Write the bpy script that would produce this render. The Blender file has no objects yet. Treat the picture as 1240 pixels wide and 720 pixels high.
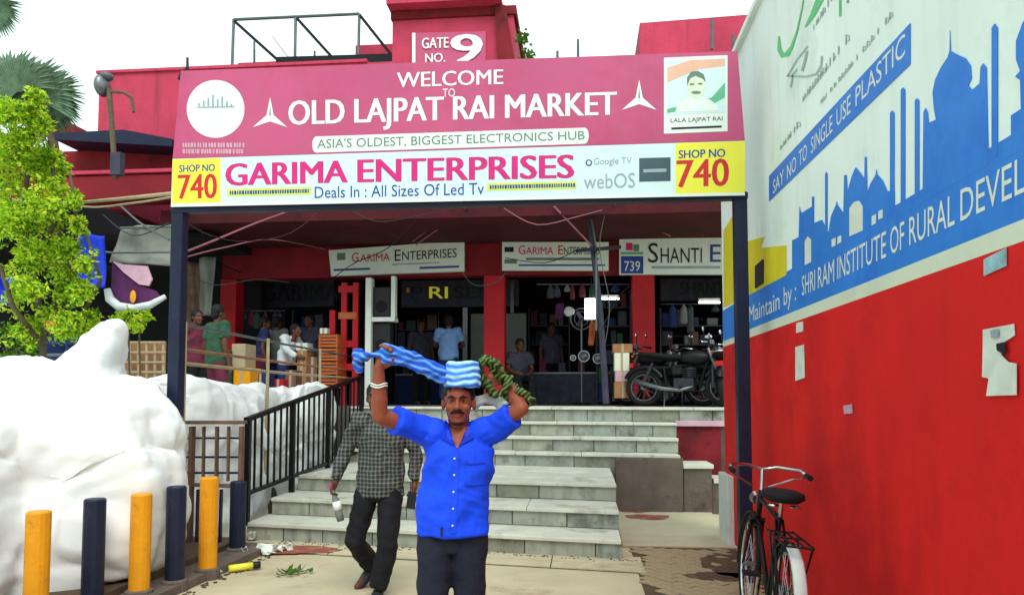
import bpy, bmesh, math, random
import numpy as np
from mathutils import Vector, Matrix, noise
from mathutils.bvhtree import BVHTree
from mathutils.geometry import tessellate_polygon
rnd = random.Random(7)
S = bpy.context.scene
C = S.collection
# ------------------------------------------------------------------ camera
F = 895.0; PITCH = math.radians(3.2); YAW = math.radians(5.4); EYE = 1.6
cd = bpy.data.cameras.new('camera'); cam = bpy.data.objects.new('camera', cd); C.objects.link(cam)
cam.location = (0, 0, EYE); cam.rotation_euler = (math.pi/2+PITCH, 0, YAW)
cd.sensor_width = 36; cd.lens = 36*F/1240; cd.shift_y = 70/1240; cd.clip_end = 2000; cd.clip_start = .05
S.camera = cam
# ------------------------------------------------------------------ sky, sun, exposure
SUN_EL = math.radians(52); SUN_ROT = math.radians(166)
w = bpy.data.worlds.new('World'); S.world = w; w.use_nodes = True
nt = w.node_tree; bg = nt.nodes['Background']
sky = nt.nodes.new('ShaderNodeTexSky'); sky.sky_type = 'NISHITA'; sky.sun_disc = False
sky.sun_elevation = SUN_EL; sky.sun_rotation = SUN_ROT; sky.dust_density = 6; sky.air_density = 1.2
tc = nt.nodes.new('ShaderNodeTexCoord'); cn = nt.nodes.new('ShaderNodeTexNoise')
cn.inputs['Scale'].default_value = 1.6; cn.inputs['Detail'].default_value = 5
cr = nt.nodes.new('ShaderNodeValToRGB'); cr.color_ramp.elements[0].position = .36; cr.color_ramp.elements[1].position = .62
cr.color_ramp.elements[0].color = (4.4, 6.2, 6.4, 1); cr.color_ramp.elements[1].color = (8.0, 9.5, 9.4, 1)
mx = nt.nodes.new('ShaderNodeMix'); mx.data_type = 'RGBA'; mx.inputs[0].default_value = .93
nt.links.new(tc.outputs['Generated'], cn.inputs['Vector']); nt.links.new(cn.outputs['Fac'], cr.inputs[0])
nt.links.new(sky.outputs[0], mx.inputs[6]); nt.links.new(cr.outputs[0], mx.inputs[7])
nt.links.new(mx.outputs[2], bg.inputs[0]); bg.inputs[1].default_value = .1
sl = bpy.data.lights.new('sun', 'SUN'); so = bpy.data.objects.new('sun', sl); C.objects.link(so)
sl.energy = 1.3; sl.angle = math.radians(35); sl.color = (1, .97, .92)
sd = Vector((math.cos(SUN_EL)*math.sin(SUN_ROT), math.cos(SUN_EL)*math.cos(SUN_ROT), math.sin(SUN_EL)))
so.rotation_euler = sd.to_track_quat('Z', 'Y').to_euler()
S.view_settings.view_transform = 'Standard'; S.view_settings.look = 'None'
S.view_settings.exposure = 0.8; S.view_settings.gamma = 1

# ------------------------------------------------------------------ measuring helpers: rays of the survey photo met with world planes
def ray(x, y):
    a = (x-620)/F; b = (430-y)/F
    d = Vector((a, math.cos(PITCH)-b*math.sin(PITCH), math.sin(PITCH)+b*math.cos(PITCH)))
    c, s = math.cos(YAW), math.sin(YAW)
    return Vector((d.x*c-d.y*s, d.x*s+d.y*c, d.z))
EYEP = Vector((0, 0, EYE))
def on(ax, x, y, v):
    d = ray(x, y); return EYEP+d*((v-EYEP[ax])/d[ax])
def onX(x, y, v): return on(0, x, y, v)
def onY(x, y, v): return on(1, x, y, v)
def onZ(x, y, v): return on(2, x, y, v)
def atD(x, y, d):
    r = ray(x, y); h = math.hypot(r.x*0+(-math.sin(YAW)*r.x+math.cos(YAW)*r.y), 0)
    return EYEP+r*(d/h)

# ------------------------------------------------------------------ materials
def lin(c): return tuple((v/255/12.92 if v/255 <= .04045 else ((v/255+.055)/1.055)**2.4) for v in c)
MATS = {}
def mat(name, col, rough=.7, var=.15, scale=3., metal=0., bump=.15, bscale=40., dirt=None, dscale=1.2, dpos=.55, coat=0, emit=0, spec=.3, streak=None, leafy=False):
    if name in MATS: return MATS[name]
    m = bpy.data.materials.new(name); m.use_nodes = True; n = m.node_tree.nodes; L = m.node_tree.links
    b = n['Principled BSDF']; c = lin(col)
    t = n.new('ShaderNodeTexCoord'); no = n.new('ShaderNodeTexNoise'); no.inputs['Scale'].default_value = scale; no.inputs['Detail'].default_value = 6; no.inputs['Roughness'].default_value = .6
    L.new(t.outputs['Object'], no.inputs['Vector'])
    r = n.new('ShaderNodeValToRGB'); r.color_ramp.elements[0].position = .3; r.color_ramp.elements[1].position = .7
    r.color_ramp.elements[0].color = (*[x*(1-var) for x in c], 1); r.color_ramp.elements[1].color = (*[min(1, x*(1+var)) for x in c], 1)
    L.new(no.outputs['Fac'], r.inputs[0]); out = r.outputs[0]
    if dirt:
        d2 = n.new('ShaderNodeTexNoise'); d2.inputs['Scale'].default_value = dscale; d2.inputs['Detail'].default_value = 8; d2.inputs['Roughness'].default_value = .7
        L.new(t.outputs['Object'], d2.inputs['Vector'])
        rr = n.new('ShaderNodeValToRGB'); rr.color_ramp.elements[0].position = dpos; rr.color_ramp.elements[1].position = min(1, dpos+.2)
        L.new(d2.outputs['Fac'], rr.inputs[0])
        mm = n.new('ShaderNodeMix'); mm.data_type = 'RGBA'; L.new(rr.outputs[0], mm.inputs[0]); L.new(out, mm.inputs[6]); mm.inputs[7].default_value = (*lin(dirt), 1); out = mm.outputs[2]
    if streak:
        mp = n.new('ShaderNodeMapping'); mp.inputs['Scale'].default_value = (5, 5, .35); L.new(t.outputs['Object'], mp.inputs[0])
        d3 = n.new('ShaderNodeTexNoise'); d3.inputs['Scale'].default_value = 1.6; d3.inputs['Detail'].default_value = 7; L.new(mp.outputs[0], d3.inputs['Vector'])
        r3 = n.new('ShaderNodeValToRGB'); r3.color_ramp.elements[0].position = .52; r3.color_ramp.elements[1].position = .8; r3.color_ramp.elements[1].color = (streak[1],)*3+(1,); L.new(d3.outputs['Fac'], r3.inputs[0])
        m3 = n.new('ShaderNodeMix'); m3.data_type = 'RGBA'; L.new(r3.outputs[0], m3.inputs[0]); L.new(out, m3.inputs[6]); m3.inputs[7].default_value = (*lin(streak[0]), 1); out = m3.outputs[2]
    if leafy:
        tl = n.new('ShaderNodeBsdfTranslucent'); L.new(out, tl.inputs[0]); ms = n.new('ShaderNodeMixShader'); ms.inputs[0].default_value = .45; L.new(b.outputs[0], ms.inputs[1]); L.new(tl.outputs[0], ms.inputs[2]); L.new(ms.outputs[0], n['Material Output'].inputs[0])
    L.new(out, b.inputs['Base Color']); b.inputs['Specular IOR Level'].default_value = spec
    b.inputs['Roughness'].default_value = rough; b.inputs['Metallic'].default_value = metal
    if coat: b.inputs['Coat Weight'].default_value = coat
    if emit:
        b.inputs['Emission Color'].default_value = (*c, 1); b.inputs['Emission Strength'].default_value = emit
    if bump:
        n3 = n.new('ShaderNodeTexNoise'); n3.inputs['Scale'].default_value = bscale; n3.inputs['Detail'].default_value = 4
        L.new(t.outputs['Object'], n3.inputs['Vector'])
        bp = n.new('ShaderNodeBump'); bp.inputs['Strength'].default_value = bump; bp.inputs['Distance'].default_value = .02
        L.new(n3.outputs['Fac'], bp.inputs['Height']); L.new(bp.outputs[0], b.inputs['Normal'])
    MATS[name] = m; return m
def bands(name, ca, cb, scx, scz, lo=.35, hi=.65, rough=.8, rot=None, dist=2.5):
    """woven checks or stripes: two crossed sine bands in object space"""
    m = bpy.data.materials.new(name); m.use_nodes = True; n = m.node_tree.nodes; L = m.node_tree.links; b = n['Principled BSDF']
    t = n.new('ShaderNodeTexCoord'); vec = t.outputs['Object']; fac = None
    if rot:
        mp = n.new('ShaderNodeMapping'); mp.inputs['Rotation'].default_value = rot; L.new(vec, mp.inputs[0]); vec = mp.outputs[0]
    for sc_, dr in ((scx, 'X'), (scz, 'Z')):
        if not sc_: continue
        wv = n.new('ShaderNodeTexWave'); wv.bands_direction = dr; wv.inputs['Scale'].default_value = sc_; wv.inputs['Distortion'].default_value = dist; wv.inputs['Detail'].default_value = 1
        L.new(vec, wv.inputs['Vector'])
        r = n.new('ShaderNodeValToRGB'); r.color_ramp.elements[0].position = lo; r.color_ramp.elements[1].position = hi; L.new(wv.outputs['Fac'], r.inputs[0])
        if fac is None: fac = r.outputs[0]
        else:
            q = n.new('ShaderNodeMix'); q.data_type = 'RGBA'; q.inputs[0].default_value = .5; L.new(fac, q.inputs[6]); L.new(r.outputs[0], q.inputs[7]); fac = q.outputs[2]
    mm = n.new('ShaderNodeMix'); mm.data_type = 'RGBA'; L.new(fac, mm.inputs[0]); mm.inputs[6].default_value = (*lin(ca), 1); mm.inputs[7].default_value = (*lin(cb), 1)
    L.new(mm.outputs[2], b.inputs['Base Color']); b.inputs['Roughness'].default_value = rough
    MATS[name] = m; return m
M = dict(
 ground=mat('concrete_ground', (190,178,148), .85, .14, 1.5, bump=.3, bscale=25, dirt=(146,128,98), dscale=1.1, dpos=.56),
 paver=mat('paver_stone', (160,142,112), .85, .22, 4, bump=.3, dirt=(92,72,58), dscale=2, dpos=.5),
 joint=mat('joint_dirt', (88,72,56), .95, .2, 8),
 stone=mat('riser_marble', (160,162,150), .6, .2, 3, bump=.1, dirt=(98,94,78), dscale=2.4, dpos=.52, streak=((64,58,48), .6)),
 stone2=mat('riser_marble_green', (150,157,148), .6, .22, 3.5, bump=.1, dirt=(92,88,74), dscale=2.8, dpos=.5, streak=((60,56,46), .6)),
 stone3=mat('riser_marble_grey', (134,136,122), .6, .25, 4, bump=.1, dirt=(84,80,66), dscale=3, dpos=.52),
 tread=mat('tread_marble', (204,204,190), .55, .14, 3, bump=.15, dirt=(138,132,110), dscale=2.2, dpos=.54),
 core=mat('stair_core', (84,80,72), .9, .2, 4),
 darkconc=mat('dark_concrete', (104,92,84), .9, .25, 2.5, bump=.3, dirt=(60,48,44), dscale=1.5, dpos=.5),
 pinkred=mat('lit_pink_red_paint', (190,60,88), .8, .14, 1.2, bump=.25, bscale=20, dirt=(166,52,74), dscale=.8, dpos=.5, streak=((120,50,60), .55)),  # lit tone put into the upper walls' red; lower reds hold shade
 red=mat('red_paint', (178,22,34), .6, .14, 1.5, bump=.2, bscale=20, dirt=(118,14,26), dscale=1.1, dpos=.58),
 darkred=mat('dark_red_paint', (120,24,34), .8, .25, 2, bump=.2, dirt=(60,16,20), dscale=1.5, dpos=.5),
 wallred=mat('mural_red_paint', (220,22,20), .75, .14, .8, bump=.25, bscale=9, dirt=(186,8,12), dscale=.7, dpos=.48, streak=((160,16,18), .18)),
 wallwhite=mat('mural_white_paint', (234,246,240), .8, .06, .8, bump=.2, bscale=9, dirt=(200,222,210), dscale=.7, dpos=.52, streak=((176,188,174), .25)),
 stripe=mat('mural_stripe_paint', (214,222,200), .6, .08, 2, bump=0, dirt=(176,180,150), dscale=3, dpos=.6),
 blue=mat('mural_blue_paint', (46,128,220), .55, .12, 1.2, bump=.1, bscale=14, dirt=(28,108,212), dscale=1.3, dpos=.5),
 yellowp=mat('mural_yellow_paint', (222,206,40), .6, .15, 2, bump=0),
 letter=mat('mural_letter_white', (222,228,216), .6, .06, 6, bump=0),
 faint=mat('mural_faint_grey', (160,184,176), .7, .1, 6, bump=0),
 green=mat('mural_green', (100,196,126), .7, .1, 6, bump=0),
 signpink=mat('sign_pink_vinyl', (188,80,122), .45, .1, .9, bump=.3, bscale=2.5, dirt=(178,62,102), dscale=.7, dpos=.5, streak=((170,90,110), .4)),
 signwhite=mat('sign_white_vinyl', (222,232,226), .45, .05, 3, bump=0),
 signcyan=mat('sign_pale_cyan_vinyl', (206,230,232), .45, .05, 1.5, bump=0),
 signyellow=mat('sign_yellow_vinyl', (232,228,70), .45, .05, 3, bump=0),
 inkred=mat('ink_red', (200,40,50), .5, .08, 6, bump=0),
 inkmag=mat('ink_magenta', (208,36,124), .5, .1, 3, bump=0),
 inkblue=mat('ink_blue', (44,66,150), .5, .08, 6, bump=0),
 inkgreen=mat('ink_grey_green', (98,128,112), .5, .1, 6, bump=0),
 inkblack=mat('ink_black', (34,34,40), .5, .1, 6, bump=0),
 inkgrey=mat('ink_grey', (150,166,172), .5, .1, 6, bump=0),
 skin=mat('skin', (140,72,50), .5, .12, 18, bump=.1, bscale=120),
 skin2=mat('skin_dark', (96,56,42), .5, .12, 18, bump=.1, bscale=120),
 hair=mat('black_hair', (16,14,14), .6, .3, 40, bump=.4, bscale=160),
 navy=mat('navy_steel_paint', (22,28,54), .4, .25, 4, bump=.1, dirt=(44,46,60), dscale=6, dpos=.6),
 black=mat('black_steel', (18,18,22), .4, .3, 5, metal=.3),
 rubber=mat('black_rubber', (20,19,20), .8, .2, 10),
 chrome=mat('chrome', (190,192,196), .22, .1, 8, metal=1, bump=0),
 steel=mat('dull_steel', (120,122,126), .4, .2, 8, metal=.8),
 alu=mat('grey_steel_tube', (92,102,104), .5, .2, 8, metal=.3),
 rust=mat('rusty_pipe', (150,104,80), .7, .3, 8),
 brown=mat('brown_paint', (112,84,72), .7, .25, 6, dirt=(70,48,40), dscale=4),
 bollyel=mat('bollard_yellow', (226,150,20), .5, .12, 5, dirt=(150,98,34), dscale=7, dpos=.56),
 bollnavy=mat('bollard_navy', (24,30,54), .5, .25, 5, dirt=(70,72,82), dscale=7, dpos=.6),
 sheet=mat('white_plastic_sheet', (246,248,248), .6, .02, 1, bump=.15, bscale=3.5, dirt=(240,246,246), dscale=1.4, dpos=.52),
 blueshirt=mat('blue_shirt_cotton', (14,72,240), .75, .1, 6, bump=.9, bscale=9),
 navycloth=mat('navy_trousers', (24,28,44), .85, .2, 8, bump=.9, bscale=10),
 blackcloth=mat('black_trousers', (18,18,24), .85, .2, 8, bump=.9, bscale=10),
 dark=mat('shaded_interior', (22,22,28), .9, .3, 2),  # arcade gloom put into wall and ceiling colour
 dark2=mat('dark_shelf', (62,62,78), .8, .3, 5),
 greyp=mat('grey_panel', (112,116,112), .7, .12, 3),
 bluet=mat('blue_tarp', (16,52,190), .6, .25, 3, bump=.5, bscale=8),
 greyt=mat('grey_tarp', (128,132,124), .7, .2, 3, bump=.4, bscale=8),
 purple=mat('purple_cloth', (84,36,84), .8, .25, 4, bump=.3, bscale=12),
 pinkc=mat('pale_pink_cloth', (196,158,174), .8, .15, 4),
 leaf=mat('leaf_green', (140,190,34), .85, .4, 14, bump=0, leafy=True),
 leafy=mat('leaf_yellow_green', (204,228,62), .85, .35, 14, bump=0, leafy=True),
 leafd=mat('leaf_dark', (78,118,34), .85, .4, 14, bump=0, leafy=True),
 leafo=mat('leaf_orange', (196,120,44), .6, .3, 14, bump=0),
 palm=mat('palm_leaf', (92,120,94), .6, .35, 8, bump=0),
 bark=mat('bark', (96,84,66), .9, .3, 12, bump=.5),
 orange=mat('orange_plastic', (176,92,44), .5, .15, 6),
 carton=mat('cardboard', (160,112,78), .85, .15, 6),
 cream=mat('cream_sack', (170,154,124), .85, .15, 6),
 paper=mat('torn_paper', (214,220,210), .8, .12, 10),
 paper2=mat('printed_paper_blue', (150,186,196), .8, .3, 14),
 offw=mat('off_white_paint', (206,212,206), .6, .1, 5),
 lit=mat('lit_tube', (255,255,250), .4, 0, 3, emit=2.2, bump=0),
 ledy=mat('yellow_lit_letters', (190,184,60), .4, .1, 3, emit=.25, bump=0),
 mud=mat('mud', (84,66,52), .9, .3, 5, bump=.5, dirt=(120,98,76), dscale=6, dpos=.52),
 redstain=mat('red_stain', (142,74,60), .9, .3, 6, dirt=(160,138,106), dscale=7, dpos=.5),
 bluedk=mat('shop_blue', (30,44,92), .8, .3, 5),
 greencl=mat('green_cloth', (46,82,60), .8, .25, 6),
 maroon=mat('maroon_cloth', (96,34,52), .8, .25, 6),
 ltblue=mat('light_blue_shirt', (112,150,206), .8, .1, 6),
 white=mat('white_cloth', (206,212,214), .8, .1, 6),
)
M['gunmetal'] = mat('gunmetal', (58,58,64), .45, .25, 8, metal=.6); M['bikeblack'] = mat('motorcycle_black_enamel', (20,18,22), .5, .2, 5, bump=0, spec=.3); M['shadedred'] = mat('shaded_beam_red', (128,18,32), .7, .2, 1.5, bump=.2, dirt=(100,16,28), dscale=1.4, dpos=.5); M['soffit'] = mat('shaded_soffit_red', (74,16,24), .85, .25, 2, bump=.2, dirt=(54,14,18), dscale=1.2, dpos=.48)  # beam and soffit reds darkened: shade under the overhang put into the colour
M['check'] = bands('black_white_check', (24,26,27), (108,112,106), 9.5, 9.5, .5, .95, dist=2.2)
M['gamcha'] = bands('blue_white_stripe_cloth', (40,118,220), (176,220,238), 0, 8, .1, 1.0, dist=5)
M['gamcha2'] = bands('blue_stripe_twisted_cloth', (20,84,214), (104,168,232), 0, 10, .4, 1.0, dist=6, rot=(0, -.32, 0))
M['greengam'] = bands('green_black_stripe_cloth', (24,36,18), (104,134,44), 14, 0, .4, 1.0, dist=7, rot=(0, -.7, .3))

# ------------------------------------------------------------------ mesh builder
WL = {}
def tag(o, label=None, cat=None, group=None, kind=None):
    if label: o['label'] = label
    if cat: o['category'] = cat
    if group: o['group'] = group
    if kind: o['kind'] = kind
    return o
def thing(name, label, cat, loc=(0, 0, 0), group=None, rz=0):
    o = bpy.data.objects.new(name, None); C.objects.link(o); o.location = loc; o.rotation_euler = (0, 0, rz); o.empty_display_size = .2
    WL[o.name] = Vector(loc) if rz == 0 else Vector((0, 0, 0))
    return tag(o, label, cat, group)
class MB:
    def __init__(s): s.v = []; s.f = []; s.m = []
    def add(s, vs, fs, mi=0):
        b = len(s.v); s.v += [Vector(v) for v in vs]; s.f += [tuple(b+i for i in f) for f in fs]; s.m += [mi]*len(fs); return s
    def box(s, x0, x1, y0, y1, z0, z1, mi=0):
        return s.add([(x0,y0,z0),(x1,y0,z0),(x1,y1,z0),(x0,y1,z0),(x0,y0,z1),(x1,y0,z1),(x1,y1,z1),(x0,y1,z1)],
                     [(3,2,1,0),(4,5,6,7),(0,1,5,4),(1,2,6,5),(2,3,7,6),(3,0,4,7)], mi)
    def obox(s, c, h, R, mi=0):
        c = Vector(c); vs = []
        for sx, sy, sz in ((-1,-1,-1),(1,-1,-1),(1,1,-1),(-1,1,-1),(-1,-1,1),(1,-1,1),(1,1,1),(-1,1,1)):
            vs.append(c+R@Vector((sx*h[0], sy*h[1], sz*h[2])))
        return s.add(vs, [(3,2,1,0),(4,5,6,7),(0,1,5,4),(1,2,6,5),(2,3,7,6),(3,0,4,7)], mi)
    def bar(s, a, b, wd, th=None, mi=0):
        a = Vector(a); b = Vector(b); d = b-a; R = d.to_track_quat('Z', 'Y').to_matrix()
        return s.obox((a+b)/2, (wd/2, (th or wd)/2, d.length/2), R, mi)
    def tube(s, pts, r, n=8, mi=0, caps=True):
        pts = [Vector(p) for p in pts]; k = len(pts); r = r if isinstance(r, (list, tuple)) else [r]*k
        rings = []; up = None
        for i, p in enumerate(pts):
            d = (pts[min(i+1, k-1)]-pts[max(i-1, 0)]).normalized()
            if up is None: up = Vector((0, 0, 1)) if abs(d.z) < .9 else Vector((1, 0, 0))
            a = d.cross(up).normalized(); b = a.cross(d).normalized(); up = b
            ra, rb = r[i] if isinstance(r[i], tuple) else (r[i], r[i])
            rings.append([p+a*(ra*math.cos(2*math.pi*j/n))+b*(rb*math.sin(2*math.pi*j/n)) for j in range(n)])
        vs = [v for q in rings for v in q]; fs = []
        for i in range(k-1):
            for j in range(n):
                fs.append((i*n+j, i*n+(j+1) % n, (i+1)*n+(j+1) % n, (i+1)*n+j))
        if caps: fs.append(tuple(range(n))[::-1]); fs.append(tuple((k-1)*n+j for j in range(n)))
        return s.add(vs, fs, mi)
    def capsule(s, a, b, ra, rb, n=12):
        a = Vector(a); b = Vector(b); d = (b-a).normalized(); L = (b-a).length; pts = []; rs = []
        for t in (-.96, -.7, -.35): pts.append(a+d*ra*t); rs.append(ra*math.sqrt(1-t*t))
        for t in (0, .33, .66, 1): pts.append(a.lerp(b, t)); rs.append(ra+(rb-ra)*t)
        for t in (.35, .7, .96): pts.append(b+d*rb*t); rs.append(rb*math.sqrt(1-t*t))
        return s.tube(pts, rs, n)
    def loft(s, secs, n=20, mi=0, e=1.0):
        """secs: (x, y, z, rx, ry) horizontal ellipses bottom to top"""
        vs = []; fs = []
        for (x, y, z, rx, ry) in secs:
            for j in range(n):
                t = 2*math.pi*j/n; ct, st = math.cos(t), math.sin(t)
                vs.append((x+rx*math.copysign(abs(ct)**e, ct), y+ry*math.copysign(abs(st)**e, st), z))
        for i in range(len(secs)-1):
            for j in range(n): fs.append((i*n+j, i*n+(j+1) % n, (i+1)*n+(j+1) % n, (i+1)*n+j))
        fs.append(tuple(range(n))[::-1]); fs.append(tuple((len(secs)-1)*n+j for j in range(n)))
        return s.add(vs, fs, mi)
    def ell(s, c, r, R=None, nu=16, nv=10, mi=0):
        c = Vector(c); vs = [Vector((0, 0, -r[2]))]; fs = []
        for i in range(1, nv):
            p = -math.pi/2+math.pi*i/nv
            for j in range(nu):
                t = 2*math.pi*j/nu; vs.append(Vector((r[0]*math.cos(p)*math.cos(t), r[1]*math.cos(p)*math.sin(t), r[2]*math.sin(p))))
        vs.append(Vector((0, 0, r[2])))
        for j in range(nu): fs.append((0, 1+(j+1) % nu, 1+j))
        for i in range(nv-2):
            for j in range(nu): fs.append((1+i*nu+j, 1+i*nu+(j+1) % nu, 1+(i+1)*nu+(j+1) % nu, 1+(i+1)*nu+j))
        t = len(vs)-1; b = 1+(nv-2)*nu
        for j in range(nu): fs.append((b+j, b+(j+1) % nu, t))
        if R is not None: vs = [R@v for v in vs]
        return s.add([c+v for v in vs], fs, mi)
    def poly(s, pts, off, mi=0):
        """flat outline pts (world, planar) extruded by vector off"""
        pts = [Vector(p) for p in pts]; n = len(pts); off = Vector(off)
        tri = tessellate_polygon([pts])
        vs = pts+[p+off for p in pts]; fs = [tuple(t) for t in tri]+[tuple(i+n for i in reversed(t)) for t in tri]
        fs += [(i, (i+1) % n, (i+1) % n+n, i+n) for i in range(n)]
        return s.add(vs, fs, mi)
    def torus(s, c, R, r, axis='x', n=36, k=8, mi=0, a0=0, a1=2*math.pi, ry=None):
        pts = []
        full = abs(a1-a0-2*math.pi) < 1e-6
        m = n if full else n+1
        vs = []; fs = []
        for i in range(m):
            a = a0+(a1-a0)*i/n
            for j in range(k):
                t = 2*math.pi*j/k; q = R+r*math.cos(t); h = (ry or r)*math.sin(t)
                p = (h, q*math.cos(a), q*math.sin(a))
                if axis == 'z': p = (q*math.cos(a), q*math.sin(a), h)
                if axis == 'y': p = (q*math.cos(a), h, q*math.sin(a))
                vs.append(Vector(c)+Vector(p))
        for i in range(n if full else n):
            for j in range(k):
                i2 = (i+1) % m
                if not full and i+1 >= m: continue
                fs.append((i*k+j, i*k+(j+1) % k, i2*k+(j+1) % k, i2*k+j))
        return s.add(vs, fs, mi)
    def build(s, name, mats, parent=None, smooth=False, bevel=0, label=None):
        off = WL.get(parent.name, Vector((0, 0, 0))) if parent else Vector((0, 0, 0))
        me = bpy.data.meshes.new(name); me.from_pydata([v-off for v in s.v], [], s.f)
        mats = mats if isinstance(mats, (list, tuple)) else [mats]
        for m in mats: me.materials.append(M[m] if isinstance(m, str) else m)
        me.polygons.foreach_set('material_index', s.m)
        bm = bmesh.new(); bm.from_mesh(me); bmesh.ops.recalc_face_normals(bm, faces=bm.faces)
        if bevel: bmesh.ops.bevel(bm, geom=list(bm.edges), offset=bevel, segments=1, affect='EDGES', profile=.5)
        bm.to_mesh(me); bm.free()
        if smooth: me.polygons.foreach_set('use_smooth', [True]*len(me.polygons)); me.update()
        o = bpy.data.objects.new(name, me); C.objects.link(o)
        if parent: o.parent = parent
        WL[o.name] = off
        if label: o['label'] = label
        return o
def copy_tree(o, parent=None):
    c = o.copy(); C.objects.link(c); c.parent = parent; WL[c.name] = WL.get(o.name, Vector((0, 0, 0)))
    for ch in list(o.children): copy_tree(ch, c)
    return c
def rot(x=0, y=0, z=0): return (Matrix.Rotation(z, 3, 'Z')@Matrix.Rotation(y, 3, 'Y')@Matrix.Rotation(x, 3, 'X'))
def remesh(mb, vox, it=3, wob=0, wsc=8, fold=None, warp=None):
    me = bpy.data.meshes.new('tmp'); me.from_pydata(mb.v, [], mb.f); o = bpy.data.objects.new('tmp', me); C.objects.link(o)
    bm = bmesh.new(); bm.from_mesh(me); bmesh.ops.recalc_face_normals(bm, faces=bm.faces); bm.to_mesh(me); bm.free()
    r = o.modifiers.new('r', 'REMESH'); r.mode = 'VOXEL'; r.voxel_size = vox
    if it: q = o.modifiers.new('s', 'SMOOTH'); q.iterations = it; q.factor = .5
    dg = bpy.context.evaluated_depsgraph_get(); dg.update(); ev = o.evaluated_get(dg); m2 = bpy.data.meshes.new_from_object(ev)
    nv = len(m2.vertices); co = np.empty(nv*3); m2.vertices.foreach_get('co', co); co = co.reshape(-1, 3)
    if wob or fold:
        nn = np.empty(nv*3); m2.vertices.foreach_get('normal', nn); nn = nn.reshape(-1, 3)
        for i in range(nv):
            p = Vector(co[i]); d = 0
            if wob: d += wob*noise.noise(p*wsc)+wob*.5*noise.noise(p*wsc*2.3)
            if fold: d += fold(p)
            if warp: co[i] = warp(p)
            co[i] += nn[i]*d
    out = MB(); out.v = [Vector(c) for c in co]; out.f = [tuple(p.vertices) for p in m2.polygons]; out.m = [0]*len(out.f)
    bpy.data.objects.remove(o); return out
def arcpts(pp): # smooth catmull
    out = []
    for i in range(len(pp)-1):
        p0, p1, p2, p3 = [Vector(pp[max(0, min(len(pp)-1, i+k))]) for k in (-1, 0, 1, 2)]
        for t in (0, .25, .5, .75): out.append(.5*((2*p1)+(-p0+p2)*t+(2*p0-5*p1+4*p2-p3)*t*t+(-p0+3*p1-3*p2+p3)*t**3))
    out.append(Vector(pp[-1])); return out
# text and flat print -------------------------------------------------------
TXC = {}
def text_geo(s, bold=0.0):
    if (s, bold) in TXC: return TXC[s, bold]
    lay = 1 if bold < .025 else (3 if bold < .04 else 5); b0 = bold; bold = 0
    cu = bpy.data.curves.new('t', 'FONT'); cu.body = s; cu.offset = bold; cu.resolution_u = 3; cu.fill_mode = 'FRONT'
    o = bpy.data.objects.new('t', cu); C.objects.link(o)
    me = bpy.data.meshes.new_from_object(o)
    v = [Vector(x.co) for x in me.vertices]; f = [tuple(p.vertices) for p in me.polygons]
    bpy.data.objects.remove(o); bpy.data.curves.remove(cu)
    x0 = min(p.x for p in v); x1 = max(p.x for p in v); y0 = min(p.y for p in v); y1 = max(p.y for p in v)
    TXC[s, b0] = ([((p.x-x0)/(x1-x0), (p.y-y0)/(y1-y0)) for p in v], f, lay); return TXC[s, b0]
def quadmap(q, u, v): return q[0]*(1-u)*(1-v)+q[1]*u*(1-v)+q[2]*u*v+q[3]*(1-u)*v
def on_quad(q, geo, mi=0):
    mb = MB(); uv, f, lay = geo; nrm = (q[1]-q[0]).cross(q[3]-q[0]).normalized(); ux = (q[1]-q[0]).normalized(); h = (q[3]-q[0]).length
    if nrm.dot(EYEP-q[0]) < 0: nrm = -nrm
    for k in range(lay): mb.add([quadmap(q, u, v)+nrm*.0003*k+ux*h*.026*(k-(lay-1)/2) for u, v in uv], f, mi)
    return mb
def box_px(x0, y0, x1, y1): return [(x0, y1), (x1, y1), (x1, y0), (x0, y0)]   # BL BR TR TL

# ================================================================== SETTING
STAIN = []
g = MB(); g.box(-300, 300, -60, 500, -.5, 0); ground = tag(g.build('ground', 'ground'), kind='structure')
pl = MB(); pl.box(-14, 3.2, 12.2, 22, 0, 1.44); pl.box(-14, -4.15, 9.2, 12.2, 0, 1.2)
platform = tag(pl.build('market_platform', 'core'), kind='structure')
# apron strip at the foot of the steps: slabs that end in a joint
ap = tag(MB().add([(-3.6, 6.9+.155*3.98, .004), (.6, 6.9-.155*.22, .004), (.6, 7.5, .004), (-3.6, 7.5+.155*3.98, .004)], [(0, 1, 2, 3)]).build('step_apron', 'joint'), kind='structure')
def yl(x, a): return a-.155*(x-.38)
x = -3.6
while x < .5:
    wd = rnd.uniform(.9, 1.3); x1 = min(.58, x+wd)
    mb = MB(); z = .012+rnd.uniform(0, .004)
    for (a, b) in ((6.92, 7.16), (7.175, 7.55)):
        aa = a if a < 7 else a
        mb.add([(x, yl(x, a), .001), (x1-.012, yl(x1, a), .001), (x1-.012, yl(x1, b), .001), (x, yl(x, b), .001), (x, yl(x, a), z), (x1-.012, yl(x1, a), z), (x1-.012, yl(x1, b), z), (x, yl(x, b), z)],
               [(3,2,1,0),(4,5,6,7),(0,1,5,4),(1,2,6,5),(2,3,7,6),(3,0,4,7)])
    mb.build('paving_slab', 'ground', ap); x = x1
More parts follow.
